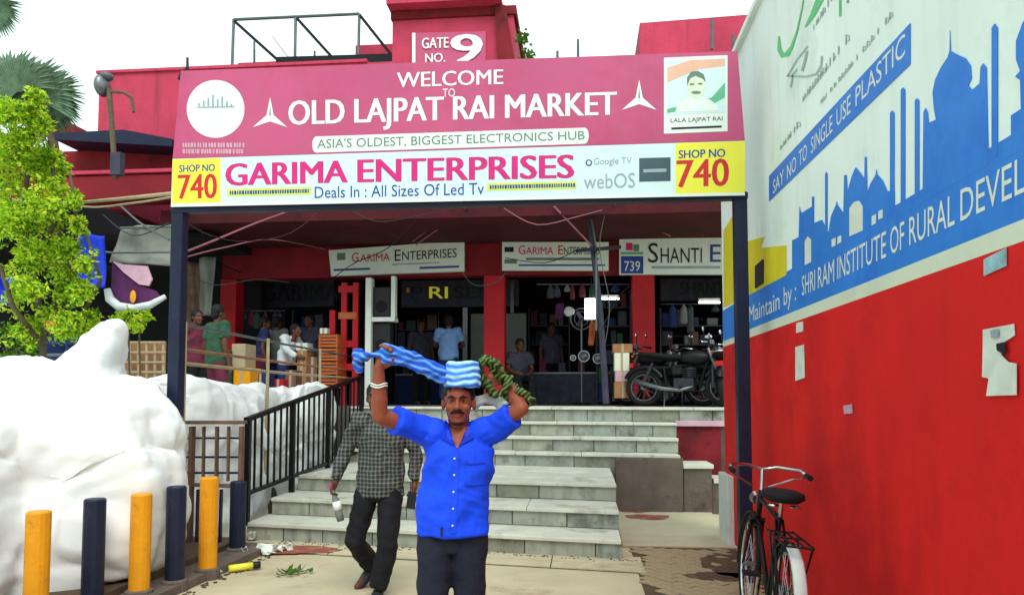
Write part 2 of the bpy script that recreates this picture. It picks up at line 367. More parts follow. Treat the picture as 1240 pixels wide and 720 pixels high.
# diagonal pavers at the right
pv = tag(MB().add([(.5, 6.0, .003), (1.6, 6.0, .003), (1.6, 8.05, .003), (.5, 8.05, .003)], [(0, 1, 2, 3)]).build('paved_corner', 'joint'), kind='structure')
pm = MB().box(-.097, .097, -.045, .045, 0, .014).build('paver', 'paver', pv, bevel=.004)
first = True; A = math.radians(-52)
ca, sa = math.cos(A), math.sin(A)
for i in range(-14, 15):
    for j in range(-24, 25):
        u = i*.203+(j % 2)*.1; v = j*.098
        X = 1.05+u*ca-v*sa; Y = 7.0+u*sa+v*ca
        if .56 < X < 1.52 and 6.1 < Y < 7.95:
            o = pm if first else pm.copy()
            if not first: C.objects.link(o)
            first = False
            o.location = (X, Y, rnd.uniform(.002, .009)); o.rotation_euler = (rnd.uniform(-.02, .02), rnd.uniform(-.02, .02), A+rnd.uniform(-.03, .03))
# back slab of ground right of the stairs (raised concrete)
tag(MB().box(.42, 1.75, 8.05, 10.7, 0, .03).build('concrete_pad', 'ground', bevel=.008), kind='structure')
def blob(name, cx, cy, rx, ry, z, m, label=None, n=48, seed=0, jag=.3):
    pts = []
    for i in range(n):
        t = 2*math.pi*i/n; k = 1+jag*noise.noise(Vector((math.cos(t)*1.7+seed, math.sin(t)*1.7, seed)))+jag*.5*noise.noise(Vector((math.cos(t)*5+seed, math.sin(t)*5, seed)))
        pts.append((cx+rx*k*math.cos(t), cy+ry*k*math.sin(t), z))
    return tag(MB().poly(pts, (0, 0, .002)).build(name, m), kind='stuff')
blob('mud_patch', 1.36, 7.25, .26, .5, .02, 'mud', seed=2)
blob('mud_patch', 1.2, 6.75, .3, .16, .02, 'mud', seed=5)
blob('red_stain', .85, 9.9, .3, .22, .031, 'redstain', seed=3)
blob('red_stain', .72, 10.4, .2, .16, .031, 'redstain', seed=8)
blob('damp_patch', -2.95, 7.55, .45, .22, .017, 'redstain', seed=9)

# ================================================================== STAIRS
st = thing('staircase', 'wide grey marble staircase of seven steps rising to the market arcade', 'staircase', (0, 7.5, 0))
def sk(mb, x0, x1, a, b, z0, z1):
    return mb.add([(x0, yl(x0, a), z0), (x1, yl(x1, a), z0), (x1, yl(x1, b), z0), (x0, yl(x0, b), z0), (x0, yl(x0, a), z1), (x1, yl(x1, a), z1), (x1, yl(x1, b), z1), (x0, yl(x0, b), z1)],
                  [(3,2,1,0),(4,5,6,7),(0,1,5,4),(1,2,6,5),(2,3,7,6),(3,0,4,7)])
lv = [(7.42, 0, .2, -3.75, .38), (7.98, .2, .4, -3.7, .385), (8.66, .4, .6, -3.65, .39), (10.55, .6, .8, -3.6, 1.34), (10.87, .8, 1.01, -3.6, 1.36), (11.2, 1.01, 1.22, -3.6, 1.38), (11.53, 1.22, 1.44, -3.9, 3.0)]
core = MB()
for k, (a, z0, z1, xl, xr) in enumerate(lv):
    nxt = lv[k+1][0] if k < 6 else 12.8
    core.v  # keep
    sk(core, xl+.01, xr-.01, a+.03, (nxt+.12 if k != 2 else 10.9), 0, z1-.05-.001*k)
    # riser stones
    x = xl
    while x < xr-.02:
        wd = rnd.uniform(.42, .72); x1 = x+wd
        if xr-x1 < .25: x1 = xr
        mb = MB(); pr = rnd.uniform(0, .008)
        sk(mb, x+.005, x1-.005, a+pr, a+.045, (z0 if k != 3 else .0)+.004, z1-.047)
        mb.build('riser_stone', rnd.choice(['stone', 'stone', 'stone2', 'stone2', 'stone3']), st, bevel=.004); x = x1
    x = xl
    while x < xr-.02:
        wd = rnd.uniform(.9, 1.5); x1 = x+wd
        if xr-x1 < .4: x1 = xr
        segs = [(a-.035, nxt+.03)] if k not in (2,) else [(a-.035, a+.45), (a+.456, a+1.15), (a+1.156, nxt+.03)]
        for (p, q) in segs:
            mb = MB(); sk(mb, x+.003, x1-.003, p, q, z1-.042, z1+rnd.uniform(-.003, .002)); mb.build('tread_slab', 'tread', st, bevel=.005)
        x = x1
core.build('stair_core', 'core', st)
# low dark blocks beside the stairs, right
lw = thing('stepped_low_wall', 'stepped dark grey low wall with pale caps beside the staircase', 'low wall', (1.5, 10.7, 0))
MB().box(.46, 1.37, 10.35, 10.72, .0, .76).build('wall_block', 'darkconc', lw)
MB().box(1.385, 1.76, 10.38, 10.9, 0, .62).build('wall_block', 'darkconc', lw)
MB().box(1.77, 2.6, 10.42, 10.9, 0, .42).build('wall_block', 'darkconc', lw)
MB().box(1.375, 1.78, 10.34, 10.92, .62, .68).build('cap_stone', 'tread', lw, bevel=.006)
MB().box(1.785, 2.6, 10.38, 10.92, .42, .48).build('cap_stone', 'tread', lw, bevel=.006)
rw = thing('platform_edge_wall', 'dark red painted wall under the parked motorcycles with a pink edge', 'wall', (2.2, 11.4, 0))
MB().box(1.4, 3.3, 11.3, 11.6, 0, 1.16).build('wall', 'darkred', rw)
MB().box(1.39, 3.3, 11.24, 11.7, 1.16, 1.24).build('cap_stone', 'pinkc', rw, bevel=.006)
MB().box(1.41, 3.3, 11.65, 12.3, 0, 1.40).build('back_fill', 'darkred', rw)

# ================================================================== MURAL WALL (right)
XW = 1.62; YE = 8.66; YN = -3
wt = thing('mural_wall', 'tall boundary wall with red lower half and blue skyline mural above', 'wall', (XW, 3, 0))
MB().box(XW, XW+.3, YN, YE, 0, 5.13).build('masonry', 'wallwhite', wt)
def wrect(name, z0, z1, y0, y1, m, off=.004, **k): return MB().box(XW-off, XW-off+.0035, y0, y1, z0, z1).build(name, m, wt, **k)
wrect('red_paint', 0, 2.17, YN, YE, 'wallred')
wrect('white_stripe', 2.17, 2.25, YN, YE, 'stripe')
wrect('blue_band', 2.25, 2.585, YN, YE, 'blue')
MB().box(XW-.05, XW+.36, YN, YE+.05, 5.13, 5.19).build('coping', 'wallwhite', wt)
def wpoly(name, px, m, off=.0046, th=.003, mb=None):
    mb2 = mb or MB(); mb2.poly([onX(x, y, XW-off) for x, y in px], (th, 0, 0))
    if mb is None: return mb2.build(name, m, wt)
# skyline silhouette
vp = lambda x, s: 480-s*(x-704)
sky1 = [(959, vp(959,.59)), (959,291), (967,287), (968,250), (970,258), (983,250), (983,238), (985.5,238), (985.5,270), (995,266), (1003,282), (1006,262), (1012,248), (1013,244), (1014,248), (1021,258),
        (1022,212), (1025,212), (1026,232), (1031,214), (1035.5,203), (1036.5,203), (1042,210), (1046.5,216), (1046.8,190), (1049,190), (1050,233), (1054,222), (1060,212), (1061,205), (1062,211), (1069,219), (1074,231), (1083,232), (1083,vp(1083,.59))]
wpoly('skyline', sky1, 'blue')
for (xa, xb, yt) in ((999.0,1001.6,208), (1077.5,1082.5,134), (1090.5,1095.5,106), (1107.5,1112.5,119)):
    wpoly('minaret', [(xa, vp(xa,.58)), (xa, yt+3), ((xa+xb)/2, yt), (xb, yt+3), (xb, vp(xb,.58))], 'blue', .0051)
wpoly('skyline', [(1078, vp(1078,.57)), (1078,256), (1117,235), (1118,136), (1120.5,131), (1123,136), (1124,149), (1133,145), (1130.5,131), (1129,112), (1132,97), (1139,82), (1147,70), (1149.6,62), (1150,37), (1150.8,62), (1158,66),
        (1169,71), (1175,80), (1176,95), (1172,104), (1177,109), (1186,101), (1187,82), (1190,77), (1194,82), (1196.5,vp(1196.5,.57))], 'blue')
wpoly('minaret', [(1200.5, vp(1200.5,.58)), (1200.5,34), (1204,29), (1207.5,34), (1207.5, vp(1207.5,.58))], 'blue', .0051)
wpoly('skyline', [(1208.5, vp(1208.5,.56)), (1208.5,183), (1224,175), (1224,140), (1236,132), (1235,97), (1229,93), (1235,86),
        (1230,72), (1230,50), (1238,28), (1252,5), (1275,0), (1290,30), (1292,90), (1292, vp(1292,.56))], 'blue')
wh = [[(974.5,321),(974.5,292),(978,286),(982,290),(982,317)], [(1028.5,286),(1028.5,252),(1034,244.5),(1040,243),(1044.5,250),(1044.5,279)],
      [(1055.5,273),(1055.5,262),(1060.5,259),(1060.5,270)], [(1063.5,266),(1063.5,256),(1068.5,253.5),(1068.5,263.5)],
      [(1007,299),(1007,290),(1011.5,287.5),(1011.5,297)], [(1014,295.5),(1014,287),(1018.5,284.5),(1018.5,293)]]
for p in wh: wpoly('painted_window', p, 'letter', .0056)
# yellow patches and the dark opening
wpoly('yellow_patch', [(876,372), (876,280), (886,262), (893,280), (905,292), (925,287), (921,300), (952,297), (952,333), (905,358)], 'yellowp', .0048)
wpoly('blue_band', [(876,vp(876,.39)), (876,vp(876,.6)), (906,vp(906,.6)), (906,vp(906,.39))], 'blue', .0047)
ow = MB(); ow.poly([onX(x, y, XW-.02) for x, y in ((914,349), (914,322), (923,314), (923,342))], (.015, 0, 0)); ow.build('vent_hole', 'inkblack', wt)
def wtext(name, s, x0, x1, s0, s1, m='letter', off=.0056, bold=.02):
    q = [onX(x0, vp(x0, s0), XW-off), onX(x1, vp(x1, s0), XW-off), onX(x1, vp(x1, s1), XW-off), onX(x0, vp(x0, s1), XW-off)]
    return on_quad(q, text_geo(s, bold)).build(name, m, wt)
for s, a, b, s0, s1 in (('Maintain', 907, 944, .44, .535), ('by :', 949, 964, .42, .54), ('SHRI', 971, 987, .456, .545), ('RAM', 990.5, 1010, .456, .545), ('INSTITUTE', 1014, 1073, .457, .545), ('OF', 1078, 1095, .458, .545), ('RURAL', 1101, 1156, .46, .545), ('DEVELOPMENT', 1163, 1420, .461, .545)):
    wtext('lettering', s, a, b, s0, s1)
wpoly('slogan_band', [(931, vp(931,1.04)), (931, vp(931,1.175)), (1102, vp(1102,1.135)), (1102, vp(1102,1.01))], 'blue', .0048)
for s, a, b in (('SAY', 936, 949), ('NO', 953, 964), ('TO', 967.5, 977), ('SINGLE', 982, 1008), ('USE', 1013, 1030), ('PLASTIC', 1036, 1096)):
    wtext('slogan_lettering', s, a, b, 1.055, 1.125, off=.0056)
# faint calligraphy above
def stroke(pts, wpx, mb, off=.0042):
    pts = [Vector((p[0], p[1], 0)) for p in pts]
    L = []; R_ = []
    for i, p in enumerate(pts):
        d = (pts[min(i+1, len(pts)-1)]-pts[max(0, i-1)]).normalized(); nrm = Vector((-d.y, d.x, 0)); ww = wpx[i] if isinstance(wpx, list) else wpx
        L.append(p+nrm*ww/2); R_.append(p-nrm*ww/2)
    W = [onX(p.x, p.y, XW-off) for p in L+R_]; n = len(pts)
    mb.add(W, [(i, i+1, n+i+1, n+i) for i in range(n-1)])
gm = MB(); stroke([(943,44), (943.5,60), (947,67), (953,66), (959,56), (965,38), (971,10), (974,-8)], [2,5,6.5,6,3.5,2.2,1.6,1.2], gm); stroke([(975,33), (984,18), (993,-2), (998,-14)], [1.5,6,9,9], gm)
stroke([(1017,20), (1017,-6)], 2.6, gm); stroke([(1026,4), (1027,-8)], 2.6, gm); gm.build('green_swash', 'green', wt)
fm = MB(); stroke([(953,93), (965,72), (978,56)], 1.8, fm); stroke([(953,92), (975,93), (988,90), (994,80), (995,68)], 2.2, fm); stroke([(971,86), (975,72), (977,62)], 3, fm); stroke([(957,106), (960,90), (965,84)], 2, fm)
def scribble(x0, x1, s, h, den, mb, seed):
    r = random.Random(seed); x = x0
    while x < x1:
        k = (x-x0)/(x1-x0); hh = h*(.7+.5*k); y = vp(x, s); wd = r.uniform(2.2, 4.2)*(.7+.6*k)
        kind = r.random()
        stroke([(x, y), (x+.3, y-hh)], 1.3*(.7+.5*k), mb)
        if kind < .6: stroke([(x, y-hh), (x+wd*.8, y-hh*.9-1), (x+wd*.8, y-hh*.4), (x, y-hh*.35)], 1.1, mb)
        elif kind < .8: stroke([(x, y-1), (x+wd*.8, y-hh*.5-1)], 1.1, mb)
        x += wd*r.choice([1, 1, 1, 1.7])/den
scribble(972, 1028, 1.33, 10, .9, fm, 1); scribble(985, 1012, 1.58, 9, .9, fm, 2); scribble(945, 966, 1.24, 7, .9, fm, 4); scribble(994, 1080, 1.222, 7, .8, fm, 3)
fm.build('faint_lettering', 'faint', wt)
# end post whitewashed
pp = MB().box(XW-.075, XW-.006, YE-.5, YE+.02, 0, .75).build('whitewashed_buttress', 'offw', wt, bevel=.006)
# papers pasted on the wall
def poster(name, label, cat, px, m, off=.012):
    o = MB().poly([onX(x, y, XW-off) for x, y in px], (.004, 0, 0)).build(name, m); return tag(o, label, cat)
a = thing('torn_poster', 'large torn white posters pasted on the red wall at far right', 'poster', onX(1208, 440, XW-.012))
MB().poly([onX(x, y, XW-.012) for x, y in ((1190,399), (1227,392), (1228,406), (1216,414), (1190,418))], (.004, 0, 0)).build('paper', 'paper', a)
MB().poly([onX(x, y, XW-.017) for x, y in ((1190,417), (1210,413), (1212,430), (1220,438), (1230,440), (1230,478), (1194,479), (1197,458), (1189,456))], (.004, 0, 0)).build('paper', 'paper', a)
MB().poly([onX(x, y, XW-.022) for x, y in ((1206,416), (1216,414), (1217,430), (1207,424))], (.004, 0, 0)).build('dark_scrap', 'inkblack', a)
MB().poly([onX(x, y, XW-.021) for x, y in ((1199,400), (1208,398), (1208,408), (1200,409))], (.004, 0, 0)).build('print', 'inkgrey', a)
poster('paper_strip', 'narrow pale paper strip with green base pasted on red wall', 'paper strip', [(963,420), (973,417), (974,457), (963,461)], 'paper')
poster('paper_scrap', 'small pale scrap just under the white stripe, left end', 'paper scrap', [(964,391), (972,389), (972,401), (964,403)], 'paper')
poster('paper_scrap', 'white and pale blue paper hanging over the white stripe at right', 'paper scrap', [(1191,314), (1218,300), (1218,322), (1191,334)], 'paper2')
poster('paper_scrap', 'tiny peach scrap alone on the middle of the red wall', 'paper scrap', [(1021,491), (1031,489), (1032,500), (1022,501)], 'pinkc')

# ================================================================== GATE with signboards
GY = 6.6; GF = GY-.07
gt = thing('gateway_sign', 'large pink and yellow welcome signboard on two dark steel posts', 'gateway sign', (-1.2, GY, 0))
XL, XR = -3.86, 1.43
MB().box(-3.86, -3.745, GY-.03, GY+.085, 0, 3.40).build('post', 'navy', gt, bevel=.006)
MB().box(1.345, 1.455, GY-.03, GY+.085, 0, 3.40).build('post', 'navy', gt, bevel=.006)
MB().box(XL, XR+.03, GY-.04, GY+.06, 3.335, 3.392).build('crossbeam', 'navy', gt, bevel=.005)
q_top = [onY(209, 192, GF), onY(902, 170, GF), onY(893, 62, GF), onY(219, 86, GF)]
MB().poly(q_top, (0, .05, 0)).build('upper_board', 'signpink', gt)
MB().poly([v+Vector((0, .052, 0)) for v in q_top], (0, .03, 0)).build('board_frame', 'alu', gt)
def gq(px, off=0): return [onY(x, y, GF-off*.4) for x, y in px]
def gpoly(name, px, m, off=.004, parent=gt, Yp=GF): return MB().poly([onY(x, y, Yp-off*.4) for x, y in px], (0, .003, 0)).build(name, m, parent)
def gtext(name, s, px, m, off=.0045, bold=.02, parent=gt, Yp=GF): return on_quad([onY(x, y, Yp-off*.4) for x, y in px], text_geo(s, bold)).build(name, m, parent)
gpoly('banner', [(207,250), (902,236), (902,170.5), (209,192.5)], 'signcyan', .0)
gpoly('yellow_panel', [(208,249), (267,248), (267,191.5), (209,193)], 'signyellow', .004)
gpoly('yellow_panel', [(818,237), (902,235.5), (902,171), (818,173.5)], 'signyellow', .004)
gpoly('white_edge', [(207,250.5), (902,236.5), (902,233), (207,246.5)], 'signwhite', .008)
gtext('lettering', 'WELCOME', [(481,106), (609,102), (609,84), (481,88)], 'signwhite', bold=.03)
gtext('lettering', 'TO', [(536,117.5), (551,117), (551,107), (536,107.5)], 'signwhite')
gtext('lettering', 'OLD LAJPAT RAI MARKET', [(350,161), (746,148), (746,111), (350,122)], 'signwhite', bold=.035)
def rrect(px, rr=.5, n=6):
    # px BL BR TR TL, rounded ends; returns outline
    out = []
    BL, BR, TR, TL = [Vector((*p, 0)) for p in px]; h = (TL-BL).length/2; mr = (BR+TR)/2; ml = (BL+TL)/2; ux = (BR-BL).normalized(); uy = (TL-BL).normalized()
    for i in range(n+1): t = -math.pi/2+math.pi*i/n; p = mr-ux*h*rr+ux*h*rr*math.cos(t)+uy*h*math.sin(t); out.append((p.x, p.y))
    for i in range(n+1): t = math.pi/2+math.pi*i/n; p = ml+ux*h*rr+ux*h*rr*math.cos(t)+uy*h*math.sin(t); out.append((p.x, p.y))
    return out
gpoly('slogan_plate', rrect([(378,185), (713,174), (713,154.5), (378,165.5)]), 'signwhite', .004)
gtext('lettering', "ASIA'S OLDEST, BIGGEST ELECTRONICS HUB", [(384,181.5), (708,170.5), (708,158), (384,168.5)], 'inkgreen', .008, .02)
gpoly('round_seal', [(261+35*math.cos(t*math.pi/18), 132-35*math.sin(t*math.pi/18)) for t in range(36)], 'signwhite', .004)
sm = MB()
for k in range(8): gx = 240+k*5.6; hh = [4,7,10,14,9,12,6,3][k]; sm.add(gq([(gx,129), (gx+2.2,129), (gx+2.2,129-hh), (gx,129-hh)], .008), [(0,1,2,3)])
sm.add(gq([(238,131), (284,130), (284,128.6), (238,129.6)], .008), [(0,1,2,3)]); sm.build('seal_print', 'inkgrey', gt)
sm = MB()
for r_, (ya, yb) in enumerate(((173,178.5), (180.5,186))):
    x = 221
    while x < 294:
        wd = rnd.uniform(1.6, 3.4); sm.add(gq([(x,yb), (x+wd,yb), (x+wd,ya), (x,ya)], .005), [(0,1,2,3)]); x += wd+rnd.choice([.8, .9, 2])
sm.build('small_print', 'pinkc', gt)
def emblem(cx, cy, k):
    P = []
    for i in range(3):
        t = math.pi/2+i*2*math.pi/3; P.append((cx+math.cos(t)*24*k*1.0, cy-math.sin(t)*24*k)); t2 = t+math.pi/3; P.append((cx+math.cos(t2)*5*k, cy-math.sin(t2)*5*k))
    gpoly('emblem', P, 'signwhite', .004)
    gpoly('emblem_slit', [(cx-.9, cy-2), (cx+.9, cy-2), (cx, cy-17*k)], 'inkgreen', .008)
emblem(327, 142, 1.0); emblem(774, 121, 1.02)
# portrait panel, plain stand-in
gpoly('portrait_panel', [(804,162), (881,159), (881,67), (804,70)], 'signwhite', .006)
gpoly('portrait_field', [(808,139), (878,136), (878,71), (808,74)], 'signcyan', .01)
M['orangep'] = mat('pale_orange_print', (226,176,150), .5, .1, 5, bump=0); M['greenp'] = mat('green_print', (96,176,140), .5, .1, 5, bump=0)
gpoly('portrait_stripe', [(808,100), (808,82), (836,73), (878,71), (878,80), (846,84)], 'orangep', .012)
gpoly('portrait_stripe', [(808,132), (834,126), (862,118), (878,100), (878,118), (864,126), (840,132), (808,137)], 'greenp', .012)
gpoly('portrait_figure', [(818,136), (820,126), (829,120), (836,117), (850,117), (860,121), (868,127), (870,134)], 'signwhite', .014)
gpoly('portrait_head', [(843+11*math.cos(t*math.pi/12), 105-15*math.sin(t*math.pi/12)) for t in range(24)], 'stripe', .016)
gpoly('portrait_hair', [(832,104), (832,94), (837,87), (845,86), (852,90), (855,99), (850,95), (842,92), (836,95)], 'inkgreen', .018)
for cx_p, cy_p, wx, wy in ((838,102,3,1.1), (848,101.5,3,1.1), (843,112,6,1.8)):
    gpoly('portrait_feature', [(cx_p+wx*math.cos(t*math.pi/6), cy_p-wy*math.sin(t*math.pi/6)) for t in range(12)], 'inkgreen', .02)
gtext('lettering', 'LALA LAJPAT RAI', [(812,150), (875,147.5), (875,141), (812,143.5)], 'inkblack', .01, .02)
sm = MB(); sm.add(gq([(813,157), (874,154.5), (874,152), (813,154.5)], .01), [(0,1,2,3)]); sm.build('small_print', 'inkblack', gt)
# lower banner lettering
for (a_, b_, c_, d_) in (((217,208.5), (260,207), (260,198.5), (217,200)), ((822,192), (878,190), (878,180), (822,182))): gtext('lettering', 'SHOP NO', [a_, b_, c_, d_], 'inkblue', .008, .03)
gtext('lettering', '740', [(216,241), (262,240), (262,210), (216,211.5)], 'inkred', .008, .03)
gtext('lettering', '740', [(820,227), (882,225), (882,191.5), (820,194)], 'inkred', .008, .03)
gtext('lettering', 'GARIMA', [(274,225), (420,221), (420,194), (274,198)], 'inkmag', .006, .045)
gtext('lettering', 'ENTERPRISES', [(434,221), (694,215.5), (694,187), (434,193)], 'inkmag', .006, .045)
gtext('lettering', 'Deals In : All Sizes Of Led Tv', [(381,240), (586,235.5), (586,221), (381,226)], 'inkblue', .006, .02)
M['limep'] = mat('lime_print', (210,226,80), .5, .08, 5, bump=0)
def strip(x0, x1, y0, y1, y2, y3):
    gpoly('contact_strip', [(x0,y1), (x1,y3), (x1,y2), (x0,y0)], 'limep', .005); s_ = MB(); x = x0+3
    while x < x1-4:
        wd = rnd.uniform(1.5, 3); k = (x-x0)/(x1-x0); a0 = y0+(y2-y0)*k+2.2; a1 = y1+(y3-y1)*k-2.2; s_.add(gq([(x,a1), (x+wd,a1), (x+wd,a0), (x,a0)], .009), [(0,1,2,3)]); x += wd+.9
    s_.build('small_print', 'inkblue', gt)
strip(275, 377, 229, 238, 226.5, 235.5); strip(590, 698, 222, 231, 219.5, 228.5)
gtext('lettering', 'Google TV', [(719,202), (765,200.5), (765,190), (719,191.5)], 'inkgrey', .006, .01)
gpoly('ring_mark', [(713+4*math.cos(t*math.pi/8), 197-4*math.sin(t*math.pi/8)) for t in range(16)], 'inkblue', .006)
gpoly('ring_mark', [(713+2.4*math.cos(t*math.pi/8), 197-2.4*math.sin(t*math.pi/8)) for t in range(16)], 'signwhite', .01)
gtext('lettering', 'webOS', [(707,229), (769,227), (769,209), (707,211)], 'inkgrey', .006, .0)
M['slate'] = mat('slate_print', (62,84,94), .5, .12, 5, bump=0)
gpoly('dark_plate', [(774,220), (812,219), (812,190.5), (774,191.5)], 'slate', .006)
sm = MB(); sm.add(gq([(779,209), (807,208), (807,204), (779,205)], .01), [(0,1,2,3)]); sm.build('small_print', 'inkgrey', gt)
# wire hook on top left corner
tag(MB().tube([onY(x, y, GY) for x, y in ((227,70), (227,82), (221,90), (217,97))], [.012,.014,.03,.02], 8).build('wire_hook', 'inkblack'), 'short dark wire hook on the top left corner of the pink signboard', 'hook')

# ================================================================== BUILDING
BF = 11.9     # face of the upper wall
FY = 13.6     # arcade line
bd = thing('market_building', 'two storey red and pink market building with gate tower', 'building', (-3, FY, 0))
X0 = onY(117, 200, BF).x; ZP = onY(165, 88, BF).z; ZR = onY(700, 80, BF).z; XT = onY(480, 80, BF).x
def brect(name, px0, py0, px1, py1, Y, dep, m, parent=None, **k):
    a = onY(px0, py1, Y); b = onY(px1, py0, Y); return MB().box(a.x, b.x, Y, Y+dep, a.z, b.z).build(name, m, parent or bd, **k)
zs = 4.62
XS = onY(211, 300, BF).x; MB().box(X0, XS, BF, BF+.3, 5.25, ZP).build('upper_wall', 'pinkred', bd); MB().box(XS, XT, BF, BF+.3, zs, ZP).build('upper_wall', 'pinkred', bd); MB().box(XT, 3.6, BF, BF+.3, zs, ZR).build('upper_wall', 'pinkred', bd)
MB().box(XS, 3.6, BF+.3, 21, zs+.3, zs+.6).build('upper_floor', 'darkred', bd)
MB().box(X0, X0+.25, BF+.3, 21, zs+.3, ZP-.003).build('side_wall', 'pinkred', bd)
MB().box(X0-.04, XT-.5, BF-.04, BF+.34, ZP, ZP+.05).build('parapet_coping', 'pinkred', bd)
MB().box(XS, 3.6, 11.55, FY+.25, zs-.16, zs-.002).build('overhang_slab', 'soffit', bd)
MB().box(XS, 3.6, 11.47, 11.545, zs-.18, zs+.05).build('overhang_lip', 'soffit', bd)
za = onY(600, 333, FY).z; MB().box(XS, 3.6, FY, FY+.3, za, zs-.163).build('arcade_beam', 'shadedred', bd)
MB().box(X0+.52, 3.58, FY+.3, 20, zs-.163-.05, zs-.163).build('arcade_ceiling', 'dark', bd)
# soffit ribs
for x in (): MB().box(x, x+.16, 11.6, FY-.01, zs-.3, zs-.161).build('soffit_rib', 'darkred', bd)
for (pa, pb) in ((586,611), (766,793), (267,286), (414,424)):
    a = onY(pa, 400, FY); b = onY(pb, 400, FY)
    if pa == 414: continue
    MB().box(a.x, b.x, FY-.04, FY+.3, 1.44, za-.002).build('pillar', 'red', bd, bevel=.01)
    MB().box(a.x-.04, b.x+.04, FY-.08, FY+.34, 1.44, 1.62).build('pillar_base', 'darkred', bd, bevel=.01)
# tower
tw = 12.2
def zpx(y, Y=tw): return onY(545, y, Y).z
a = onY(475, 60, tw).x; b = onY(604, 60, tw).x; c = onY(629, 60, tw).x
MB().box(a, c-.1, tw, tw+2.2, ZR-.6, zpx(22)).build('tower_wall', 'pinkred', bd)
MB().box(a-.02, c-.05, tw-.05, tw+2.3, zpx(22), zpx(12)).build('tower_shadow_band', 'darkred', bd)  # cornice's cast shadow built as a dark band
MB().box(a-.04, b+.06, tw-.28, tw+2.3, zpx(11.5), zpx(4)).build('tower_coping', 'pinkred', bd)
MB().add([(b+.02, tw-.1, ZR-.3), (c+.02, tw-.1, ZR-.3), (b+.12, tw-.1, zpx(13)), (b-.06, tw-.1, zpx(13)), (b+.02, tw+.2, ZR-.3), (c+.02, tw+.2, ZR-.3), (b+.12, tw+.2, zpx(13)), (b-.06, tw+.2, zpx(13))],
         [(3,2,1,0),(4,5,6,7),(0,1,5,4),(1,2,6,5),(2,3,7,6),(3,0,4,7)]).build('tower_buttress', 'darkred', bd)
TP = tw-.02
def tpoly(name, px, m, off): return MB().poly([onY(x, y, TP-off) for x, y in px], (0, .01, 0)).build(name, m, bd)
tpoly('gate_number_plate', [(500,79), (588,75), (588,38), (500,40)], 'signpink', .02)
tpoly('plate_edge', [(499,79), (503,79), (503,40), (499,40)], 'signwhite', .035)
for s, px in (('GATE', [(511,59), (543,58), (543,45), (511,46)]), ('NO.', [(515,76), (539,75), (539,64), (515,65)]), ('9', [(547,77), (583,76), (583,41), (547,42)])):
    on_quad([onY(x, y, TP-.04) for x, y in px], text_geo(s, .03 if s != '9' else .05)).build('lettering', 'signwhite', bd)
brect('roof_block', 288, 70, 432, 95, BF+1, 1.2, 'pinkred'); brect('roof_block', 430, 53, 476, 95, BF+1.05, 1.2, 'pinkred')
r1 = onY(775, 66, BF+.6); r2 = onY(912, 22, BF+.6)
MB().add([(r1.x, BF+.6, ZR-.3), (r2.x+1, BF+.6, ZR-.3), (r2.x+1, BF+.6, r2.z+.1), (r1.x, BF+.6, onY(775,28,BF+.6).z), (r1.x, BF+2.5, ZR-.3), (r2.x+1, BF+2.5, ZR-.3), (r2.x+1, BF+2.5, r2.z+.1), (r1.x, BF+2.5, onY(775,28,BF+.6).z)],
         [(3,2,1,0),(4,5,6,7),(0,1,5,4),(1,2,6,5),(2,3,7,6),(3,0,4,7)]).build('roof_room', 'pinkred', bd)
# shop interior
SB = 17.5
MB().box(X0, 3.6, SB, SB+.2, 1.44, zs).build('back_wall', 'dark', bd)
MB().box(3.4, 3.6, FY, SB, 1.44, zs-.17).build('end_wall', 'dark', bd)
def shop_panel(name, x0, y0, x1, y1, Y, m, th=.08): return brect(name, x0, y0, x1, y1, Y, th, m)
IY = 15.2
shop_panel('shop_lintel', 287, 334, 404, 372, IY, 'dark2'); shop_panel('shop_lintel', 486, 338, 628, 372, IY, 'dark2'); shop_panel('shop_lintel', 800, 336, 900, 364, IY, 'dark2')
def itext(s, px, m, Y=IY, off=.01, bold=.03): on_quad([onY(x, y, Y-off) for x, y in px], text_geo(s, bold)).build('lettering', m, bd)
itext('GARIMA', box_px(318,344,410,364), 'inkblack'); itext('RI', box_px(520,347,542,361), 'ledy', bold=.03); itext('SES', box_px(549,347,592,361), 'inkblack')
itext('SHANTI', box_px(824,341,880,357), 'inkblack'); itext('P', box_px(498,347,512,361), 'bluedk'); shop_panel('lit_patch', 492, 348, 496, 354, IY-.02, 'bollyel', .02)
shop_panel('grey_shutter_panel', 570, 379, 637, 452, IY+.1, 'greyp'); shop_panel('shop_mullion', 560, 372, 566, 470, IY-.02, 'steel')
shop_panel('shop_mullion', 618, 340, 622, 378, IY-.04, 'steel')
for x in (300, 330, 362, 392): shop_panel('shelf_upright', x, 372, x+3, 480, 16.4, 'bluedk')
for y in (392, 412, 432): shop_panel('shelf_board', 290, y, 420, y+3, 16.3, 'bluedk', .5)
for y in (385, 405, 425): shop_panel('shelf_board', 800, y, 880, y+3, 16.3, 'dark2', .5)

